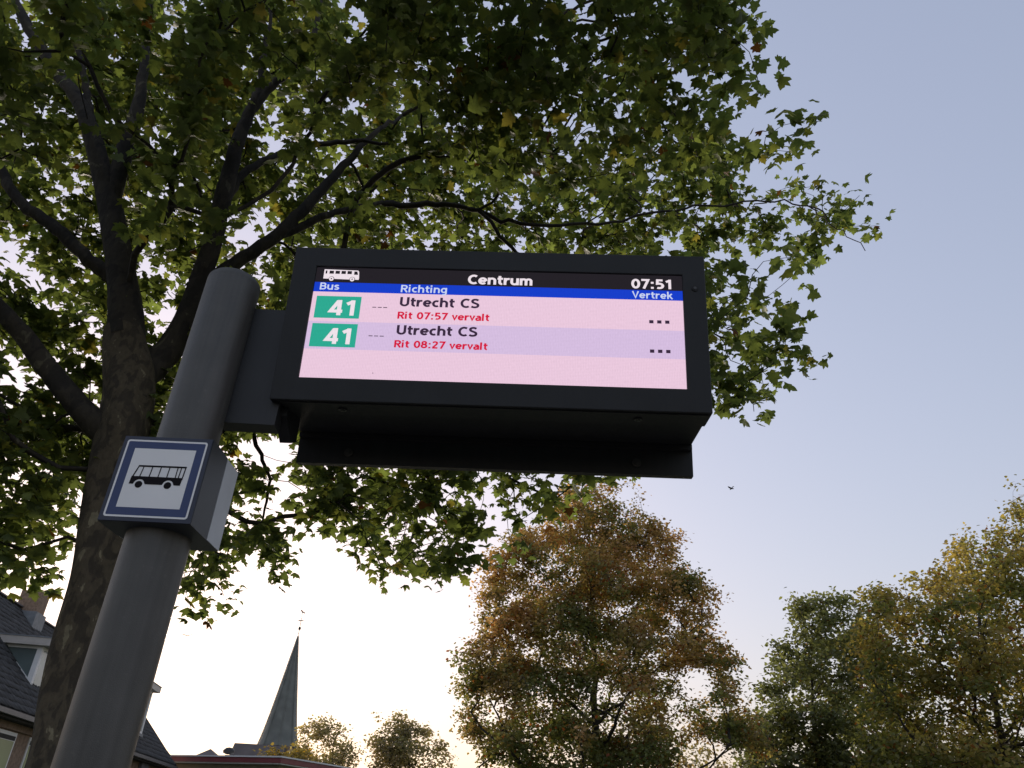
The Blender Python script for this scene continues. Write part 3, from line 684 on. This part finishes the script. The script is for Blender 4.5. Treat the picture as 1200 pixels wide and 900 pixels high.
    br = (lv > 0.992); cols[br] = np.array([0.12, 0.05, 0.02])
    frm = leaf_frames(len(pos), droop=0.45, spread=0.9)
    # the 300 that show largest become parts of their own
    px, py, z = project(pos + frm[1] * size[:, None] * .4)
    dist = np.linalg.norm(pos - EYE, axis=1)
    face = np.abs(np.sum(frm[2] * (pos - EYE), 1)) / dist
    ok = (px > 5) & (px < 1195) & (py > 5) & (py < 890) & ~((px > 310) & (px < 845) & (py > 285) & (py < 560)) & ~((px > 80) & (px < 310) & (py > 320))
    score = np.where(ok, size / dist * np.sqrt(face) * (dist < 9.2), -1)
    top = np.argsort(-score)[:300]; rest = np.ones(len(pos), bool); rest[top] = False
    VAR = [leaf_template(c, a) for c, a in ((.12, 0.), (.30, 1.1), (.48, 2.6), (-.12, 4.0))]
    idx = np.arange(len(pos))
    meshes = []
    for vi, tm in enumerate(VAR):
        for c in ((0.095, 0.12, 0.042), (0.12, 0.15, 0.052), (0.165, 0.18, 0.055), (0.22, 0.185, 0.05)):
            o = from_np('leaf', tm[0], tm[1], M['leaf'], None, cols=np.tile(c, (len(tm[0]), 1))); meshes.append(o.data); bpy.data.objects.remove(o)
    for i in top:
        ci = 3 if yel[i] else (2 if yg[i] else (1 if cols[i, 0] > .11 else 0))
        o = bpy.data.objects.new('leaf', meshes[(i % 4) * 4 + ci]); COL.objects.link(o); o.parent = root
        xx, tt, uu = (f[i] * size[i] for f in frm); p = pos[i] - fr
        o.matrix_local = Matrix(((xx[0], tt[0], uu[0], p[0]), (xx[1], tt[1], uu[1], p[1]), (xx[2], tt[2], uu[2], p[2]), (0, 0, 0, 1)))
    # the rest: one mesh from four leaf shapes
    VV, FF, CC, off = [], [], [], 0
    for vi, (V0, F0) in enumerate(VAR):
        m = rest & (idx % 4 == vi); X, T_2, U = (f[m] for f in frm); k = len(V0); nn = m.sum()
        V = pos[m][:, None] + size[m][:, None, None] * (V0[None, :, 0, None] * X[:, None] + V0[None, :, 1, None] * T_2[:, None] + V0[None, :, 2, None] * U[:, None])
        VV.append(V.reshape(-1, 3)); FF.append((F0[None] + (np.arange(nn) * k)[:, None, None]).reshape(-1, 3) + off); CC.append(np.repeat(cols[m], k, 0)); off += nn * k
    o = from_np('foliage', np.vstack(VV), np.vstack(FF), M['leaf'], root, cols=np.vstack(CC), frame=fr); o['kind'] = 'stuff'
    # round seed balls hanging from some twigs
    bm = bmesh.new()
    for i in rng.choice(tips, 90, replace=False):
        bmesh.ops.create_icosphere(bm, subdivisions=1, radius=0.016, matrix=Matrix.Translation(Vector(sk.p[i] - fr + np.array([0, 0, -.06]))))
    o = from_bm('seed_balls', bm, M['bark_far'], root); o['kind'] = 'stuff'
    print('plane', len(tips), len(pos), sk.n)
plane_tree()

def far_tree(name, label, cat, poly, D, trunk_px, n_att, leaves_per, leaf, colfun, group=None, n_limb=14, depth=0.8, holes=(), edge=0.35, r_trunk=0.22, clump=0.5, twig_r=0.006, spread=0.35, lean=0):
    poly = np.asarray(poly, float)
    # foliage in sprays: many small groups, each a few tips, with gaps between
    per = 8; ctr_ = sample_px(poly, n_att // per); cs = 901 / D * clump
    sz = rng.lognormal(0, .35, len(ctr_))
    q = np.repeat(ctr_, per, 0) + rng.normal(0, 1, (len(ctr_) * per, 2)) * cs * np.repeat(sz, per)[:, None] * np.array([1, .75])
    dep = np.repeat(rng.uniform(-1, 1, len(ctr_)), per); x, y = q[:, 0], q[:, 1]
    keep = np.ones(len(q), bool)
    keep &= in_poly(x, y, poly) | (rng.uniform(size=len(q)) < .06)
    for hx, hy, hr in holes: keep &= ~(((x - hx) ** 2 + (y - hy) ** 2 < hr ** 2) & (rng.uniform(size=len(q)) < .92))
    q = q[keep]; dep = dep[keep]; x, y = q[:, 0], q[:, 1]
    # width of the crown at each row gives its depth there
    rows = np.linspace(y.min(), y.max(), 16); hw = []; cx = []
    for r in rows:
        m = np.abs(y - r) < (rows[1] - rows[0]) * 1.5
        a, b = (np.percentile(x[m], 3), np.percentile(x[m], 97)) if m.sum() > 3 else (x.mean() - 5, x.mean() + 5); hw.append((b - a) / 2 + 3); cx.append((a + b) / 2)
    H_ = np.interp(y, rows, hw); C_ = np.interp(y, rows, cx)
    u = np.clip((x - C_) / H_, -1, 1); md = np.sqrt(1 - u * u * .9) * H_ / 901 * D * depth
    A = at_y(x, y, D + dep * md + rng.normal(0, clump, len(q)))
    b = at_y(float(trunk_px[0]), float(trunk_px[1]), float(D)); top = A[:, 2].max()
    base = np.array([b[0], b[1], 0.0]); root = empty(name, base, label, cat, group); fr = base
    sk = Skeleton(); zt = np.percentile(A[:, 2], 88)
    cxy = A[:, :2].mean(0); tp = []
    for t in np.linspace(0, 1, 12):
        off = (np.array([*cxy]) - base[:2]) * t ** 1.5 * .7
        tp.append([base[0] + off[0] + rng.normal(0, .10) * t, base[1] + off[1] + rng.normal(0, .10) * t, t * zt - (0.15 if t == 0 else 0)])
    tp = catmull(tp, 3); tr = r_trunk * (1 - np.linspace(0, 1, len(tp)) ** 1.1 * .93)
    sk.chain(None, tp, tr, True); V, F = tube(tp, tr, 12, 1); from_np('trunk', V, F, M['bark_far'], root, smooth=True, frame=fr)
    # main limbs to well spread targets
    far = [int(rng.integers(len(A)))]; dm = np.linalg.norm(A - A[far[0]], axis=1)
    for _ in range(n_limb - 1): i = int(dm.argmax()); far.append(i); dm = np.minimum(dm, np.linalg.norm(A - A[i], axis=1))
    for i in far:
        a = A[i]; ax = np.interp(a[2], tp[:, 2], np.arange(len(tp))); h = np.linalg.norm(a[:2] - tp[int(ax)][:2])
        zs = np.clip(a[2] - 0.75 * h - .3, max(1.8, A[:, 2].min() * .55), zt * .9); j = int(np.abs(tp[:, 2] - zs).argmin()); p = tp[j]
        L_2 = np.linalg.norm(a - p); c = p + (a - p) * .45 + np.array([0, 0, -.06 * L_2]) + rng.normal(0, .05 * L_2, 3)
        a = p + (a - p) * .93
        Q = catmull([p, c, a], max(3, int(L_2 / .7))); Q[1:-1] += rng.normal(0, .05, Q[1:-1].shape)
        r0 = min(tr[j] * .6, .02 + .016 * L_2); rr = r0 * (1 - np.linspace(0, 1, len(Q)) * .82)
        sk.chain(j, Q[1:], rr[1:], True); V, F = tube(Q, rr, 7, i); from_np('branch', V, F, M['bark_far'], root, smooth=True, frame=fr)
    tips = sk.grow(A, 0.6 * D / 32, k=0.18, wob=0.12, up=0.02); sk.radii(twig_r, .40)
    twig_mesh(sk, 'twigs', M['bark_far'], root, fr, 3)
    n = leaves_per; T = np.repeat(tips, n); pos = sk.p[T].copy(); back = rng.uniform(0, 1, len(T)) ** 1.3
    pos += (sk.p[sk.par[T]] - pos) * back[:, None] + rng.normal(0, spread, pos.shape) * np.array([1, 1, .7])
    size = leaf * rng.uniform(.7, 1.35, len(pos))
    hrel = (pos[:, 2] - A[:, 2].min()) / (top - A[:, 2].min()); cl = rng.uniform(size=len(tips))[np.repeat(np.arange(len(tips)), n)]
    ctr = np.array([A[:, 0].mean(), A[:, 1].mean()]); rad_ = np.linalg.norm(pos[:, :2] - ctr, axis=1) / (np.percentile(np.linalg.norm(A[:, :2] - ctr, axis=1), 95))
    cols = colfun(pos, hrel, rad_, cl, rng.uniform(size=len(pos)))
    o = leaves_mesh('foliage', simple_leaf(), pos, leaf_frames(len(pos), droop=.3, spread=1.2), size, cols, M['leaf_far'], root, fr); o['kind'] = 'stuff'
    print(name, len(tips), len(pos)); return root
def mixc(a, b, t): return np.array(a)[None] * (1 - t[:, None]) + np.array(b)[None] * t[:, None]
def blot(pos, f, ph=0):
    return 0.5 + 0.5 * np.sin(pos[:, 0] * f + ph + 1.3 * np.sin(pos[:, 2] * f * .8 + ph)) * np.cos(pos[:, 2] * f * .9 + pos[:, 1] * f * .7 - ph)
def autumn(pos, h, r, cl, lv):
    t = np.clip(-0.52 + 1.0 * h + .45 * r + .8 * (blot(pos, 1.1) - .5) + (cl - .5) * .5, 0, 1)
    c = mixc((0.17, 0.185, 0.075), (0.62, 0.34, 0.18), t) * (0.75 + .5 * lv[:, None]); c[lv > .96] = (0.28, 0.09, 0.035); c[(lv < .05) & (t > .4)] = (0.30, 0.19, 0.05); return c
def green(pos, h, r, cl, lv):
    t = np.clip(.2 + .5 * (cl - .5) + .2 * h, 0, 1); c = mixc((0.14, 0.155, 0.085), (0.23, 0.225, 0.11), t) * (0.75 + .5 * lv[:, None]); c[lv > .975] = (.15, .09, .03); return c
def olive(pos, h, r, cl, lv):
    t = np.clip(.05 + .6 * h + .8 * (blot(pos, 1.2, 2) - .5) + (cl - .5) * .8, 0, 1); c = mixc((0.165, 0.175, 0.065), (0.42, 0.30, 0.11), t) * (0.75 + .5 * lv[:, None]); c[lv > .97] = (.24, .09, .03); return c
def pale(pos, h, r, cl, lv):
    t = np.clip(.3 + .8 * (blot(pos, .8, 1) - .5) + (cl - .5) * .8, 0, 1); return mixc((0.30, 0.26, 0.15), (0.50, 0.36, 0.20), t) * (0.75 + .5 * lv[:, None])
def tan(pos, h, r, cl, lv):
    t = np.clip(.4 + .6 * (cl - .5), 0, 1); c = mixc((0.15, 0.12, 0.04), (0.26, 0.17, 0.05), t) * (0.8 + .4 * lv[:, None]); c[(lv > .93)] = (.5, .27, .03); return c

far_tree('linden_tree', 'tall rounded tree turning rusty orange at its top, standing below the display', 'tree',
         [(655, 575), (690, 560), (735, 570), (752, 600), (796, 628), (788, 660), (822, 672), (842, 705), (832, 735), (868, 780), (862, 810), (898, 850), (905, 880), (880, 890), (840, 862), (800, 870), (770, 905), (770, 1010), (590, 1010), (600, 905), (566, 890), (545, 850), (528, 838), (550, 800), (530, 765), (560, 752), (566, 715), (545, 668), (580, 650), (592, 618), (640, 612)],
         32.0, (699, 985), 4800, 27, 0.13, autumn, n_limb=26, r_trunk=.24, holes=((815, 800, 22), (790, 832, 16), (560, 690, 14), (600, 700, 12), (575, 830, 16), (620, 850, 10), (840, 840, 10), (585, 770, 8)), spread=.20, clump=.42, twig_r=.008)
far_tree('green_tree', 'dark green tree between the rusty rounded tree and the tall yellowing one', 'tree',
         [(930, 700), (968, 688), (1000, 695), (1020, 720), (1050, 780), (1060, 1010), (868, 1010), (872, 890), (885, 840), (890, 800), (905, 775), (903, 755), (925, 745)],
         40.0, (968, 985), 2100, 20, 0.20, green, n_limb=16, r_trunk=.25, holes=((985, 775, 12), (1003, 880, 10), (945, 850, 9)), spread=.26, clump=.5, twig_r=.009)
far_tree('oak_tree', 'tall yellowing tree rising out of the frame at the right edge', 'tree',
         [(1190, 590), (1230, 600), (1300, 640), (1360, 760), (1370, 1020), (1000, 1020), (1002, 905), (1008, 820), (1000, 760), (1012, 720), (1015, 682), (1045, 690), (1062, 665), (1088, 680), (1085, 635), (1115, 645), (1130, 620), (1165, 615)],
         26.0, (1197, 985), 4200, 19, 0.135, olive, n_limb=24, r_trunk=.2, holes=((1170, 830, 18), (1085, 822, 8), (1110, 720, 9), (1150, 670, 8)), spread=.19, clump=.4, twig_r=.007)
far_tree('small_tree', 'small hazy tree with pale brownish leaves right beside the church spire', 'tree',
         [(345, 862), (370, 842), (390, 836), (402, 846), (405, 862), (418, 858), (420, 870), (420, 960), (348, 960)], 70.0, (388, 960), 640, 14, 0.22, pale, n_limb=10, r_trunk=.22, spread=.28, clump=.5, twig_r=.012)
far_tree('small_tree', 'small rounded brown tree right of the pale one, left of the rusty tree', 'tree',
         [(436, 862), (450, 848), (462, 834), (478, 846), (500, 850), (515, 865), (532, 884), (530, 960), (434, 960)], 66.0, (478, 960), 760, 16, 0.22, lambda *a: pale(*a) * .85, n_limb=10, r_trunk=.24, spread=.28, clump=.5, twig_r=.012)
far_tree('golden_tree', 'low golden tree in front of the church tower beside the red edged flat roof', 'tree',
         [(308, 890), (322, 878), (340, 872), (355, 880), (366, 900), (366, 970), (300, 970)], 52.0, (345, 960), 480, 16, 0.22, tan, n_limb=8, r_trunk=.18, spread=.35, twig_r=.01)
far_tree('low_tree', 'low thin tree far behind the right side of the rusty tree', 'tree',
         [(738, 905), (752, 885), (775, 892), (790, 868), (815, 880), (840, 872), (862, 892), (872, 905), (872, 970), (738, 970)], 60.0, (805, 960), 330, 10, 0.24, lambda *a: pale(*a) * .7, n_limb=8, r_trunk=.16, spread=.5, twig_r=.012)

# ---------------------------------------------------------------- house with dormers (left)
E0 = np.array([at_y(0., 826., 1.0)[i] for i in range(3)]); d0 = E0 - EYE; E0 = EYE + d0 * (2.6 / d0[2])
a2 = np.array([-0.12345682, 0.99234995, 0]); b2 = np.array([0.99234995, 0.12345682, 0])
HM = Matrix(((a2[0], b2[0], 0, E0[0]), (a2[1], b2[1], 0, E0[1]), (0, 0, 1, 0), (0, 0, 0, 1)))
# local axes: x = along the eave (away from camera), y = outward to the street, z up
ZE, ZR, HWD = 4.2, 8.8, 4.6
X0, X1 = -5.0, 22.45
house = bpy.data.objects.new('house', None); COL.objects.link(house); house.matrix_world = HM
tag(house, 'steep dark tiled house with white dormers at the lower left edge', 'house')
def hbox(name, lo, hi, mat, parent=None, bevel=0): return box(name, lo, hi, mat, parent or house, bevel)
hbox('wall', (X0 + .3, -2 * HWD + .4, 0), (X1 - .35, -.42, ZE - .02), M['brick'])
bm = bmesh.new(); prism(bm, [(X0 + .3, -.6, ZE - .02), (X0 + .3, -HWD, ZR - .35), (X0 + .3, -2 * HWD + .6, ZE - .02)], (.25, 0, 0)); prism(bm, [(X1 - .6, -.6, ZE - .02), (X1 - .6, -HWD, ZR - .35), (X1 - .6, -2 * HWD + .6, ZE - .02)], (.25, 0, 0))
from_bm('gable', bm, M['brick'], house)
# sloping roof decks
bm = bmesh.new()
prism(bm, [(X0, 0, ZE), (X0, -HWD, ZR), (X0, -HWD, ZR - .12), (X0, 0, ZE - .12)], (X1 - X0, 0, 0))
prism(bm, [(X0, -2 * HWD, ZE), (X0, -HWD - .002, ZR), (X0, -HWD - .002, ZR - .12), (X0, -2 * HWD, ZE - .12)], (X1 - X0, 0, 0))
roof = from_bm('roof', bm, M['tile'], house)
V, F = [], []
c45 = math.sqrt(.5); tw, te = 0.245, 0.31
for side in (0, 1):
    for r in range(int(HWD / c45 / te) + 1):
        n_t = int((X1 - X0) / tw)
        for i in range(n_t):
            s0_ = r * te; s1_ = min(s0_ + te * 1.12, HWD / c45); xx = X0 + i * tw; j = random.uniform(-.012, .012); n = len(V)
            prof = [(0, .012), (tw * .25, .045), (tw * .6, .02), (tw * .97, .03)]
            for dx, hh in prof:
                for ss, lift in ((s0_, .026), (s1_, .004)):
                    off = hh + lift + j; yy = -(ss * c45) + off * c45; zz = ZE + ss * c45 + off * c45
                    if side: yy = -2 * HWD - yy
                    V.append((xx + dx, yy, zz))
            for q_ in range(3): F.append((n + 2 * q_, n + 2 * q_ + 2, n + 2 * q_ + 3, n + 2 * q_ + 1))
            # front edge drop
            m_ = len(V)
            for dx, hh in prof:
                off = hh + .012 + j; yy = -(s0_ * c45) + off * c45; zz = ZE + s0_ * c45 + off * c45
                if side: yy = -2 * HWD - yy
                V.append((xx + dx, yy, zz))
            for q_ in range(3): F.append((n + 2 * q_, m_ + q_, m_ + q_ + 1, n + 2 * q_ + 2))
o = from_np('roof_tiles', V, F, M['tile'], roof); o['kind'] = 'stuff'
bm = bmesh.new()
for i in range(int((X1 - X0) / .35)):
    x = X0 + i * .35
    prism(bm, [(x, -HWD + .14 * math.cos(t * math.pi / 6), ZR + .05 + .10 * math.sin(t * math.pi / 6)) for t in range(7)], (.365, 0, 0))
o = from_bm('ridge_tiles', bm, M['ridge'], roof); o['kind'] = 'stuff'
bm = bmesh.new()
for xe in (X0 - .03, X1 - .12): prism(bm, [(xe, .02, ZE + .02), (xe, -HWD, ZR + .13), (xe, -HWD, ZR - .16), (xe, .02, ZE - .2)], (.15, 0, 0))
from_bm('verge_board', bm, M['ridge'], roof)
hbox('gutter', (X0, -.02, ZE - .17), (X1, .13, ZE - .04), M['gutter'], bevel=.02)
hbox('soffit', (X0, -.415, ZE - .24), (X1 - .01, -.024, ZE - .18), M['soffit'])
# chimney
ch = hbox('chimney', (9.3, -4.75, 7.9), (10.15, -3.95, 9.55), M['brick'], roof, .01)
hbox('chimney_flashing', (9.22, -4.85, 7.85), (10.23, -3.85, 8.72), M['lead'], roof)
def dormer(x0, x1, yf, zb, zt, panes):
    d = bpy.data.objects.new('dormer', None); COL.objects.link(d); d.parent = house
    yb = -(zt - ZE) - .05
    # cheek: a white-framed triangle with glass
    for xs, sgn in ((x0, 1), (x1, -1)):
        xa = xs if sgn > 0 else xs - .08
        bm = bmesh.new(); fw = .11
        A_ = [(yf, zb), (yf, zt), (yb, zt)]
        prism(bm, [(xa, yf, zb - .1), (xa, yf, zt), (xa, yf - fw * 1.5, zt), (xa, yf - fw * 1.5, zb + .06)], (.08, 0, 0))
        prism(bm, [(xa, yf - fw * 1.5, zt), (xa, yf - fw * 1.5, zt - .09), (xa, yb + .05, zt - .09), (xa, yb, zt)], (.08, 0, 0))
        prism(bm, [(xa, yf - fw * 1.5, zb + .06), (xa, yf - fw * 1.5, zb + .06 + .17), (xa, yb + .15, zt - .09), (xa, yb + .02, zt - .09)], (.08, 0, 0))
        from_bm('cheek_frame', bm, M['white'], d)
        bm = bmesh.new(); xg = xs + .03 * sgn
        prism(bm, [(xg, yf - fw * 1.5, zb + .22), (xg, yf - fw * 1.5, zt - .09), (xg, yb + .15, zt - .09)], (.01 * sgn, 0, 0))
        from_bm('pane', bm, M['glass_dark'], d)
    w = (x1 - x0 - .1) / panes
    bm = bmesh.new()
    bbox(bm, (x0 + .082, yf - .07, zb - .1), (x1 - .082, yf - .002, zb + .0)); bbox(bm, (x0 + .082, yf - .07, zt - .1), (x1 - .082, yf - .002, zt))
    for k_ in range(panes + 1):
        xm = x0 + .05 + k_ * w; xm = min(max(xm, x0 + .13), x1 - .13); bbox(bm, (xm - .045, yf - .068, zb + .001), (xm + .045, yf - .003, zt - .101))
    from_bm('window_frame', bm, M['white'], d)
    for k_ in range(panes):
        hbox('pane', (x0 + .1 + k_ * w, yf - .045, zb + .002), (x0 + .0 + (k_ + 1) * w, yf - .035, zt - .102), M['glass_front'], d)
    hbox('dormer_roof', (x0 - .2, yb - .5, zt + .003), (x1 + .2, yf + .28, zt + .25), M['beam'], d, .01)
    hbox('roof_edge', (x0 - .22, yb - .5, zt + .252), (x1 + .22, yf + .30, zt + .29), M['lead'], d)
    hbox('sill_flashing', (x0 - .05, yf - .3, zb - .22), (x1 + .05, yf + .06, zb - .102), M['lead'], d)
    return d
M['glass_front'] = solid('pale_front_glass', (0.30, 0.36, 0.36), 0.15, var=0.15, scale=1.2, spec=0.7)  # front panes in a paler blue-green than the cheek panes
dormer(4.05, 7.2, -1.05, 5.28, 6.52, 2)
dormer(12.6, 16.6, -.55, 5.2, 6.95, 3)
# facade: pilasters and windows under the eave
for xp in (-1.3, 6.9, 12.0, 17.0): hbox('pilaster', (xp, -.418, 0), (xp + 1.25, -.27, ZE - .245), M['render'])
for xw in (1.25, 3.8, 8.6, 13.7, 18.6):
    wf = hbox('window', (xw, -.44, .9), (xw + 1.5, -.38, 3.72), M['white'], bevel=.01)
    hbox('transom', (xw + .07, -.378, 3.5), (xw + 1.43, -.372, 3.62), M['soffit'], wf)
    hbox('pane', (xw + .09, -.3785, 1.0), (xw + 1.41, -.373, 3.48), M['curtain'] if xw < 4 else M['glass_dark'], wf)
hbox('lintel', (1.0, -.418, 3.76), (6.5, -.34, ZE - .245), M['brick'])

# ---------------------------------------------------------------- flat roofed building with red fascia
def P(px, py, D): return at_y(float(px), float(py), float(D))
A1 = P(199, 883.5, 47.0); A2 = P(329, 890.5, 43.5); zt_ = (A1[2] + A2[2]) / 2
dv = A2 - A1; dv[2] = 0; Lb = np.linalg.norm(dv); dv /= Lb; nv = np.array([-dv[1], dv[0], 0])
FM = Matrix(((dv[0], nv[0], 0, A2[0]), (dv[1], nv[1], 0, A2[1]), (0, 0, 1, 0), (0, 0, 0, 1)))
fb = bpy.data.objects.new('flat_building', None); COL.objects.link(fb); fb.matrix_world = FM
tag(fb, 'low cream building with a dark red flat roof edge right of the pole foot', 'building')
box('wall', (-18, .5, 0), (-.5, 12, zt_ - .31), M['cream'], fb)
box('roof_edge', (-18.5, 0, zt_ - .25), (0, 12.5, zt_), M['redfascia'], fb, .02)
box('roof_trim', (-18.55, -.05, zt_ + .002), (.05, 12.55, zt_ + .07), M['white'], fb, .01)
box('soffit', (-18.3, .04, zt_ - .30), (-.04, 12.3, zt_ - .252), M['white'], fb)
for i in range(4):
    w_ = box('window', (-16.5 + i * 4, .46, 1.0), (-14.2 + i * 4, .52, 2.6), M['white'], fb); box('pane', (-16.4 + i * 4, .44, 1.1), (-14.3 + i * 4, .458, 2.5), M['glass_dark'], w_)
g0 = P(258, 886, 60.0); rv = empty('roof_vent', (0, 0, 0), 'small round capped roof vent on the red edged flat roof', 'roof vent')
vp = P(267, 885.5, 48.0); rv.location = (vp[0], vp[1], zt_ + .07)
bm = bmesh.new(); disc(bm, (0, 0, 0), .16, (1, 0, 0), (0, 1, 0), (0, 0, .22), 16); from_bm('pipe', bm, M['iron'], rv)
lathe('cowl', [(.0, .62), (.2, .58), (.32, .46), (.30, .32), (.16, .26)], M['iron'], rv, 16)
# small pyramid roof behind
pr = empty('pavilion', (g0[0] - .55, 62.0, 0), 'small pointed grey roof peeping over the red edged flat roof', 'roof')
zc = P(247, 877.5, 62.0); ze_ = P(247, 886, 62.0); pr.location = (zc[0], 62.0, 0)
hh = 0.8
V = [(-hh, -hh, ze_[2] - .1), (hh, -hh, ze_[2] - .1), (hh, hh, ze_[2] - .1), (-hh, hh, ze_[2] - .1), (0, 0, zc[2])]
bm = bmesh.new(); vs = [bm.verts.new(v) for v in V]
for f in ((0, 1, 4), (1, 2, 4), (2, 3, 4), (3, 0, 4), (3, 2, 1, 0)): bm.faces.new([vs[i] for i in f])
from_bm('roof', bm, M['slate2'], pr)
box('wall', (-hh + .1, -hh + .1, 0), (hh - .1, hh - .1, ze_[2] - .102), M['cream'], pr)

# ---------------------------------------------------------------- church with spire
DS = 110.0
tip = P(347.7, 745.5, DS); bl = P(303.5, 874, DS); brt = P(344.5, 872.5, DS)
cx_ = (bl[0] + brt[0]) / 2 + .15; zb_ = bl[2]; tipz = tip[2]; rb = (brt[0] - bl[0]) / 2 * 1.02
church = empty('church', (cx_, DS, 0), 'distant church with a tall slender grey slate spire and weathercock', 'church')
V, F = [], []; nring = 14
for j in range(nring + 1):
    t = j / nring; r_ = rb * (1 - t) * (1 + .10 * (1 - t) ** 6) + .04; z = zb_ + (tipz - zb_) * t
    for i in range(8):
        a = 2 * math.pi * (i + .35) / 8; V.append((r_ * math.cos(a), r_ * math.sin(a), z))
        if j < nring: F.append((j * 8 + i, j * 8 + (i + 1) % 8, (j + 1) * 8 + (i + 1) % 8, (j + 1) * 8 + i))
from_np('spire', V, F, M['slate'], church)
bm = bmesh.new()
for i in range(8):
    a = 2 * math.pi * (i + .35) / 8; ca, sa = math.cos(a), math.sin(a)
    for j in range(nring):
        q0 = [(rb * (1 - t) * (1 + .10 * (1 - t) ** 6) + .05) for t in (j / nring, (j + 1) / nring)]; zz = [zb_ + (tipz - zb_) * t for t in (j / nring, (j + 1) / nring)]
        p0 = Vector((q0[0] * ca, q0[0] * sa, zz[0])); p1 = Vector((q0[1] * ca, q0[1] * sa, zz[1])); tn = Vector((-sa, ca, 0)) * .07; rd = Vector((ca, sa, 0)) * .07
        vs = [bm.verts.new(v) for v in (p0 - tn, p0 + rd, p0 + tn, p1 - tn, p1 + rd, p1 + tn)]
        bm.faces.new((vs[0], vs[1], vs[4], vs[3])); bm.faces.new((vs[1], vs[2], vs[5], vs[4]))
from_bm('spire_ridge', bm, M['slate'], church)
box('tower', (-rb * .95, -rb * .95, 0), (rb * .95, rb * .95, zb_ - .02), M['brick'], church)
zn = P(290, 873.5, DS)[2]
xl = P(281, 873.5, DS)[0] - cx_
bm = bmesh.new(); prism(bm, [(xl, -2.4, zn), (xl, 2.4, zn), (xl, 7.5, 4), (xl, -7.5, 4)], (6.5, 0, 0)); from_bm('nave_roof', bm, M['slate2'], church)
box('nave_wall', (xl + .3, -6.8, 0), (6.2 + xl, 6.8, 3.99), M['brick'], church)
# rod, ball, cross bar and cock
lathe('finial_rod', [(.05, tipz - .2), (.045, tipz + 1.6), (.03, tipz + 3.3)], M['iron'], church, 8)
lathe('finial_ball', [(.0, tipz + 1.32), (.16, tipz + 1.22), (.2, tipz + 1.05), (.16, tipz + .9), (0, tipz + .8)], M['iron'], church, 10)
box('cross_bar', (-.36, -.04, tipz + 2.06), (.36, .04, tipz + 2.18), M['iron'], church)
bm = bmesh.new(); prism(bm, [(-.30, -.03, tipz + 3.55), (-.05, -.03, tipz + 3.2), (.18, -.03, tipz + 3.22), (.42, -.03, tipz + 3.0), (.30, -.03, tipz + 3.32), (.0, -.03, tipz + 3.42), (-.16, -.03, tipz + 3.66)], (0, .06, 0)); from_bm('weathercock', bm, M['iron'], church)

# ---------------------------------------------------------------- contrail, high and far away
cm = bpy.data.materials.new('contrail'); cm.use_nodes = True; t = cm.node_tree; t.nodes.clear()
co_ = t.nodes.new('ShaderNodeOutputMaterial'); cd = t.nodes.new('ShaderNodeBsdfDiffuse'); cd.inputs['Color'].default_value = (0.95, 0.95, 0.95, 1)
ct = t.nodes.new('ShaderNodeBsdfTransparent'); cx2 = t.nodes.new('ShaderNodeMixShader'); cx2.inputs[0].default_value = 0.5
t.links.new(ct.outputs[0], cx2.inputs[1]); t.links.new(cd.outputs[0], cx2.inputs[2]); t.links.new(cx2.outputs[0], co_.inputs[0])
c0, c1 = P(1179, 591, 6500.0), P(1290, 533, 6500.0)
tt_ = np.linspace(0, 1, 14); CP = c0 + (c1 - c0) * tt_[:, None]; CRD = np.interp(tt_, [0, .15, 1], [3.0, 10.0, 14.0])
V, F = tube(CP, CRD, 8); cn = from_np('contrail', V, F, cm, smooth=True)
tag(cn, 'faint short white contrail in the sky at the right edge above the tall tree', 'contrail')

# ---------------------------------------------------------------- bird in flight
bp = P(857, 572.5, 46.0)
bird = empty('bird', bp, 'tiny dark bird flying in the clear sky above the green tree', 'bird', rot=(R_(-15), R_(10), R_(20)))
bm = bmesh.new()
prof = [(-.17, .004), (-.12, .02), (-.05, .04), (.03, .042), (.09, .03), (.13, .026), (.16, .008)]
prev = None
for yv, r_ in prof:
    ringv = [bm.verts.new((r_ * math.cos(i * math.pi / 4), yv, r_ * .9 * math.sin(i * math.pi / 4))) for i in range(8)]
    if prev:
        for i in range(8): bm.faces.new((prev[i], prev[(i + 1) % 8], ringv[(i + 1) % 8], ringv[i]))
    else: bm.faces.new(ringv[::-1])
    prev = ringv
bm.faces.new(prev); from_bm('body', bm, M['bird'], bird, smooth=True)
for sx in (-1, 1):
    bm = bmesh.new()
    prism(bm, [(sx * .02, .07, .01), (sx * .14, .10, .08), (sx * .25, .03, .10), (sx * .15, -.01, .075), (sx * .02, -.06, .01)], (0, 0, .012)); from_bm('wing', bm, M['bird'], bird)
bm = bmesh.new(); prism(bm, [(-.02, -.14, 0), (.02, -.14, 0), (.05, -.24, 0), (-.05, -.24, 0)], (0, 0, .008)); from_bm('tail', bm, M['bird'], bird)
bpy.context.view_layer.update()
